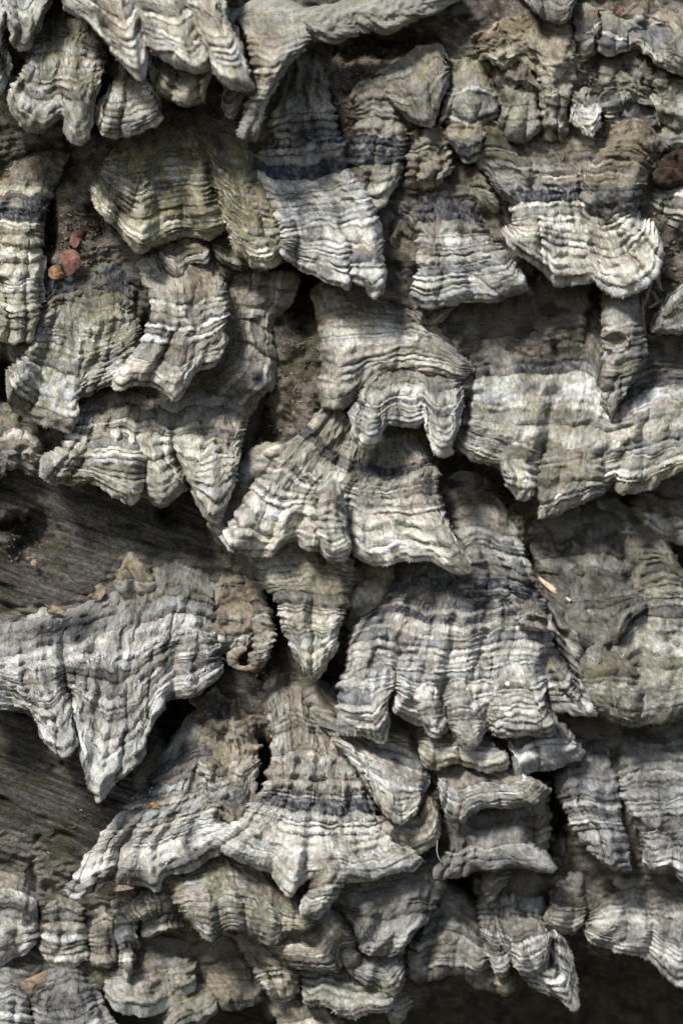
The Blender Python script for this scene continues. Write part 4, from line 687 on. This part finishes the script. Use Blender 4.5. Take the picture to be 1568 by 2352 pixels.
for i, (a, b, r, lb) in enumerate([((1502, 625, 60), (1520, 668, 70), 6, 'tan splinter standing topmost in the gap beside the ringed fan'),
        ((1474, 690, 60), (1480, 770, 66), 6, 'long brown splinter hanging lowest in the gap right of the hollow stalk'),
        ((1498, 650, 50), (1476, 700, 60), 5, 'slanting brown splinter in the gap right of the hollow stalk'),
        ((1520, 690, 60), (1488, 706, 64), 4, 'short crosswise splinter beside the pale cylinder shaped bracket'),
        ((1490, 660, 50), (1514, 700, 52), 4, 'dark short splinter at the back of the gap by the right edge')]):
    splinter(lb, a, b, r, (.34, .25, .18), 20 + i)
    [o for o in COL.objects if o.name.startswith('wood_splinter')][-1]

def crumbs():
    """loose crumbs of rotten rind in the upper right and in the gaps"""
    rng = np.random.default_rng(77); V = []; Fc = []; C = []; U = []
    regs = [(720, 130, 1260, 330, 900), (1120, 60, 1560, 330, 700), (1180, 560, 1560, 700, 120), (100, 480, 250, 650, 160), (600, 640, 740, 1010, 160), (1040, 1060, 1240, 1330, 200), (1470, 350, 1568, 600, 150), (580, 1540, 700, 1760, 160), (20, 1200, 110, 1290, 70), (40, 960, 160, 1090, 120)]
    tpl = np.array([(1, 0, 0), (-1, 0, 0), (0, 1, 0), (0, -1, 0), (0, 0, 1), (0, 0, -1)], float)
    tf = [(0, 2, 4), (2, 1, 4), (1, 3, 4), (3, 0, 4), (2, 0, 5), (1, 2, 5), (3, 1, 5), (0, 3, 5)]
    for (x0, y0, x1, y1, n) in regs:
        for _ in range(n):
            x = rng.uniform(x0, x1); y = rng.uniform(y0, y1); s = rng.uniform(2, 7); e = np.array([1, rng.uniform(.4, 1.2), rng.uniform(.5, 1)]) * s
            q = tpl * e * rng.uniform(.6, 1.3, (6, 1)); a = rng.uniform(0, 6.3); R = np.array([[math.cos(a), -math.sin(a), 0], [math.sin(a), math.cos(a), 0], [0, 0, 1]])
            q = q @ R.T + [x, y, log_z(x, y) + s * .3]; k = len(V); V.extend(q); Fc += [(k + a_, k + b_, k + c_) for a_, b_, c_ in tf]
            c = np.array([.24, .18, .135]) * rng.uniform(.35, 1.7); C.extend([c] * 6)
    V = np.array(V); o = mesh_obj('bark_crumbs', world(V), Fc, M_BARK, None, np.clip(np.array(C), .01, .7), V[:, :2]); o['kind'] = 'stuff'
    o['label'] = 'loose brown crumbs of rotten bark in the gaps between the fungi'; o['category'] = 'bark crumbs'
crumbs()
def litter():
    rng = np.random.default_rng(88); V = []; Fc = []; C = []
    for (x0, y0, x1, y1, n) in [(730, 120, 960, 260, 60), (1120, 100, 1560, 320, 80), (110, 480, 240, 640, 40), (610, 640, 740, 1010, 60), (1040, 1040, 1240, 1340, 70), (1460, 600, 1560, 700, 50), (20, 1195, 110, 1290, 14), (380, 1620, 460, 1690, 16), (60, 1385, 260, 1420, 14), (1170, 440, 1240, 500, 20), (60, 1850, 220, 2060, 30)]:
        for _ in range(n):
            x = rng.uniform(x0, x1); y = rng.uniform(y0, y1); l = rng.uniform(8, 26); a = rng.uniform(0, math.pi); z = log_z(x, y) + 3; w_ = rng.uniform(.8, 2.2)
            d = np.array([math.cos(a), math.sin(a), rng.normal(0, .25)]); n_ = np.array([-math.sin(a), math.cos(a), 0]); c0 = np.array([x, y, z]); k = len(V)
            bend = n_ * rng.normal(0, l * .15)
            for p_, ww in ((c0 - d * l / 2, .5), (c0 + bend, 1), (c0 + d * l / 2, .4)):
                V.extend([p_ - n_ * w_ * ww, p_ + n_ * w_ * ww, p_ + [0, 0, w_ * ww]])
            for r_ in (0, 3):
                for q in range(3): Fc.append((k + r_ + q, k + r_ + (q + 1) % 3, k + r_ + 3 + (q + 1) % 3, k + r_ + 3 + q))
            c = np.array([.30, .24, .17]) * rng.uniform(.3, 1.4); C.extend([c] * 9)
    V = np.array(V); o = mesh_obj('bark_fibres', world(V), Fc, M_DRY, None, np.clip(np.array(C), .01, .7), V[:, :2]); o['kind'] = 'stuff'
    o['label'] = 'thin dry bark fibres and needles scattered in the gaps between the fungi'; o['category'] = 'bark fibres'
litter()
def thread(label, P, r):
    Q, _ = crom(np.array(P, float), 40); T = np.gradient(Q, axis=0); s = np.cross(T, [0, 0, 1.]); s /= np.linalg.norm(s, axis=1)[:, None]
    V = np.stack([Q + s * r, Q + [0, 0, r], Q - s * r, Q - [0, 0, r]], 1).reshape(-1, 3); i = np.arange(160).reshape(40, 4); j = np.roll(i, -1, 1)
    W = world(V); loc = W.mean(0); o = mesh_obj('silk_thread', W - loc, np.stack([i[:-1], j[:-1], j[1:], i[1:]], -1).reshape(-1, 4), M_FUZZ, None, np.tile([.6, .58, .52], (160, 1)), V[:, :2])
    o.location = loc; o['label'] = label; o['category'] = 'thread'
thread('fine pale thread hanging left of the felted square bracket', [(1004, 1930, 150), (1003, 1955, 150), (1008, 1972, 148), (1014, 1980, 146)], .8)
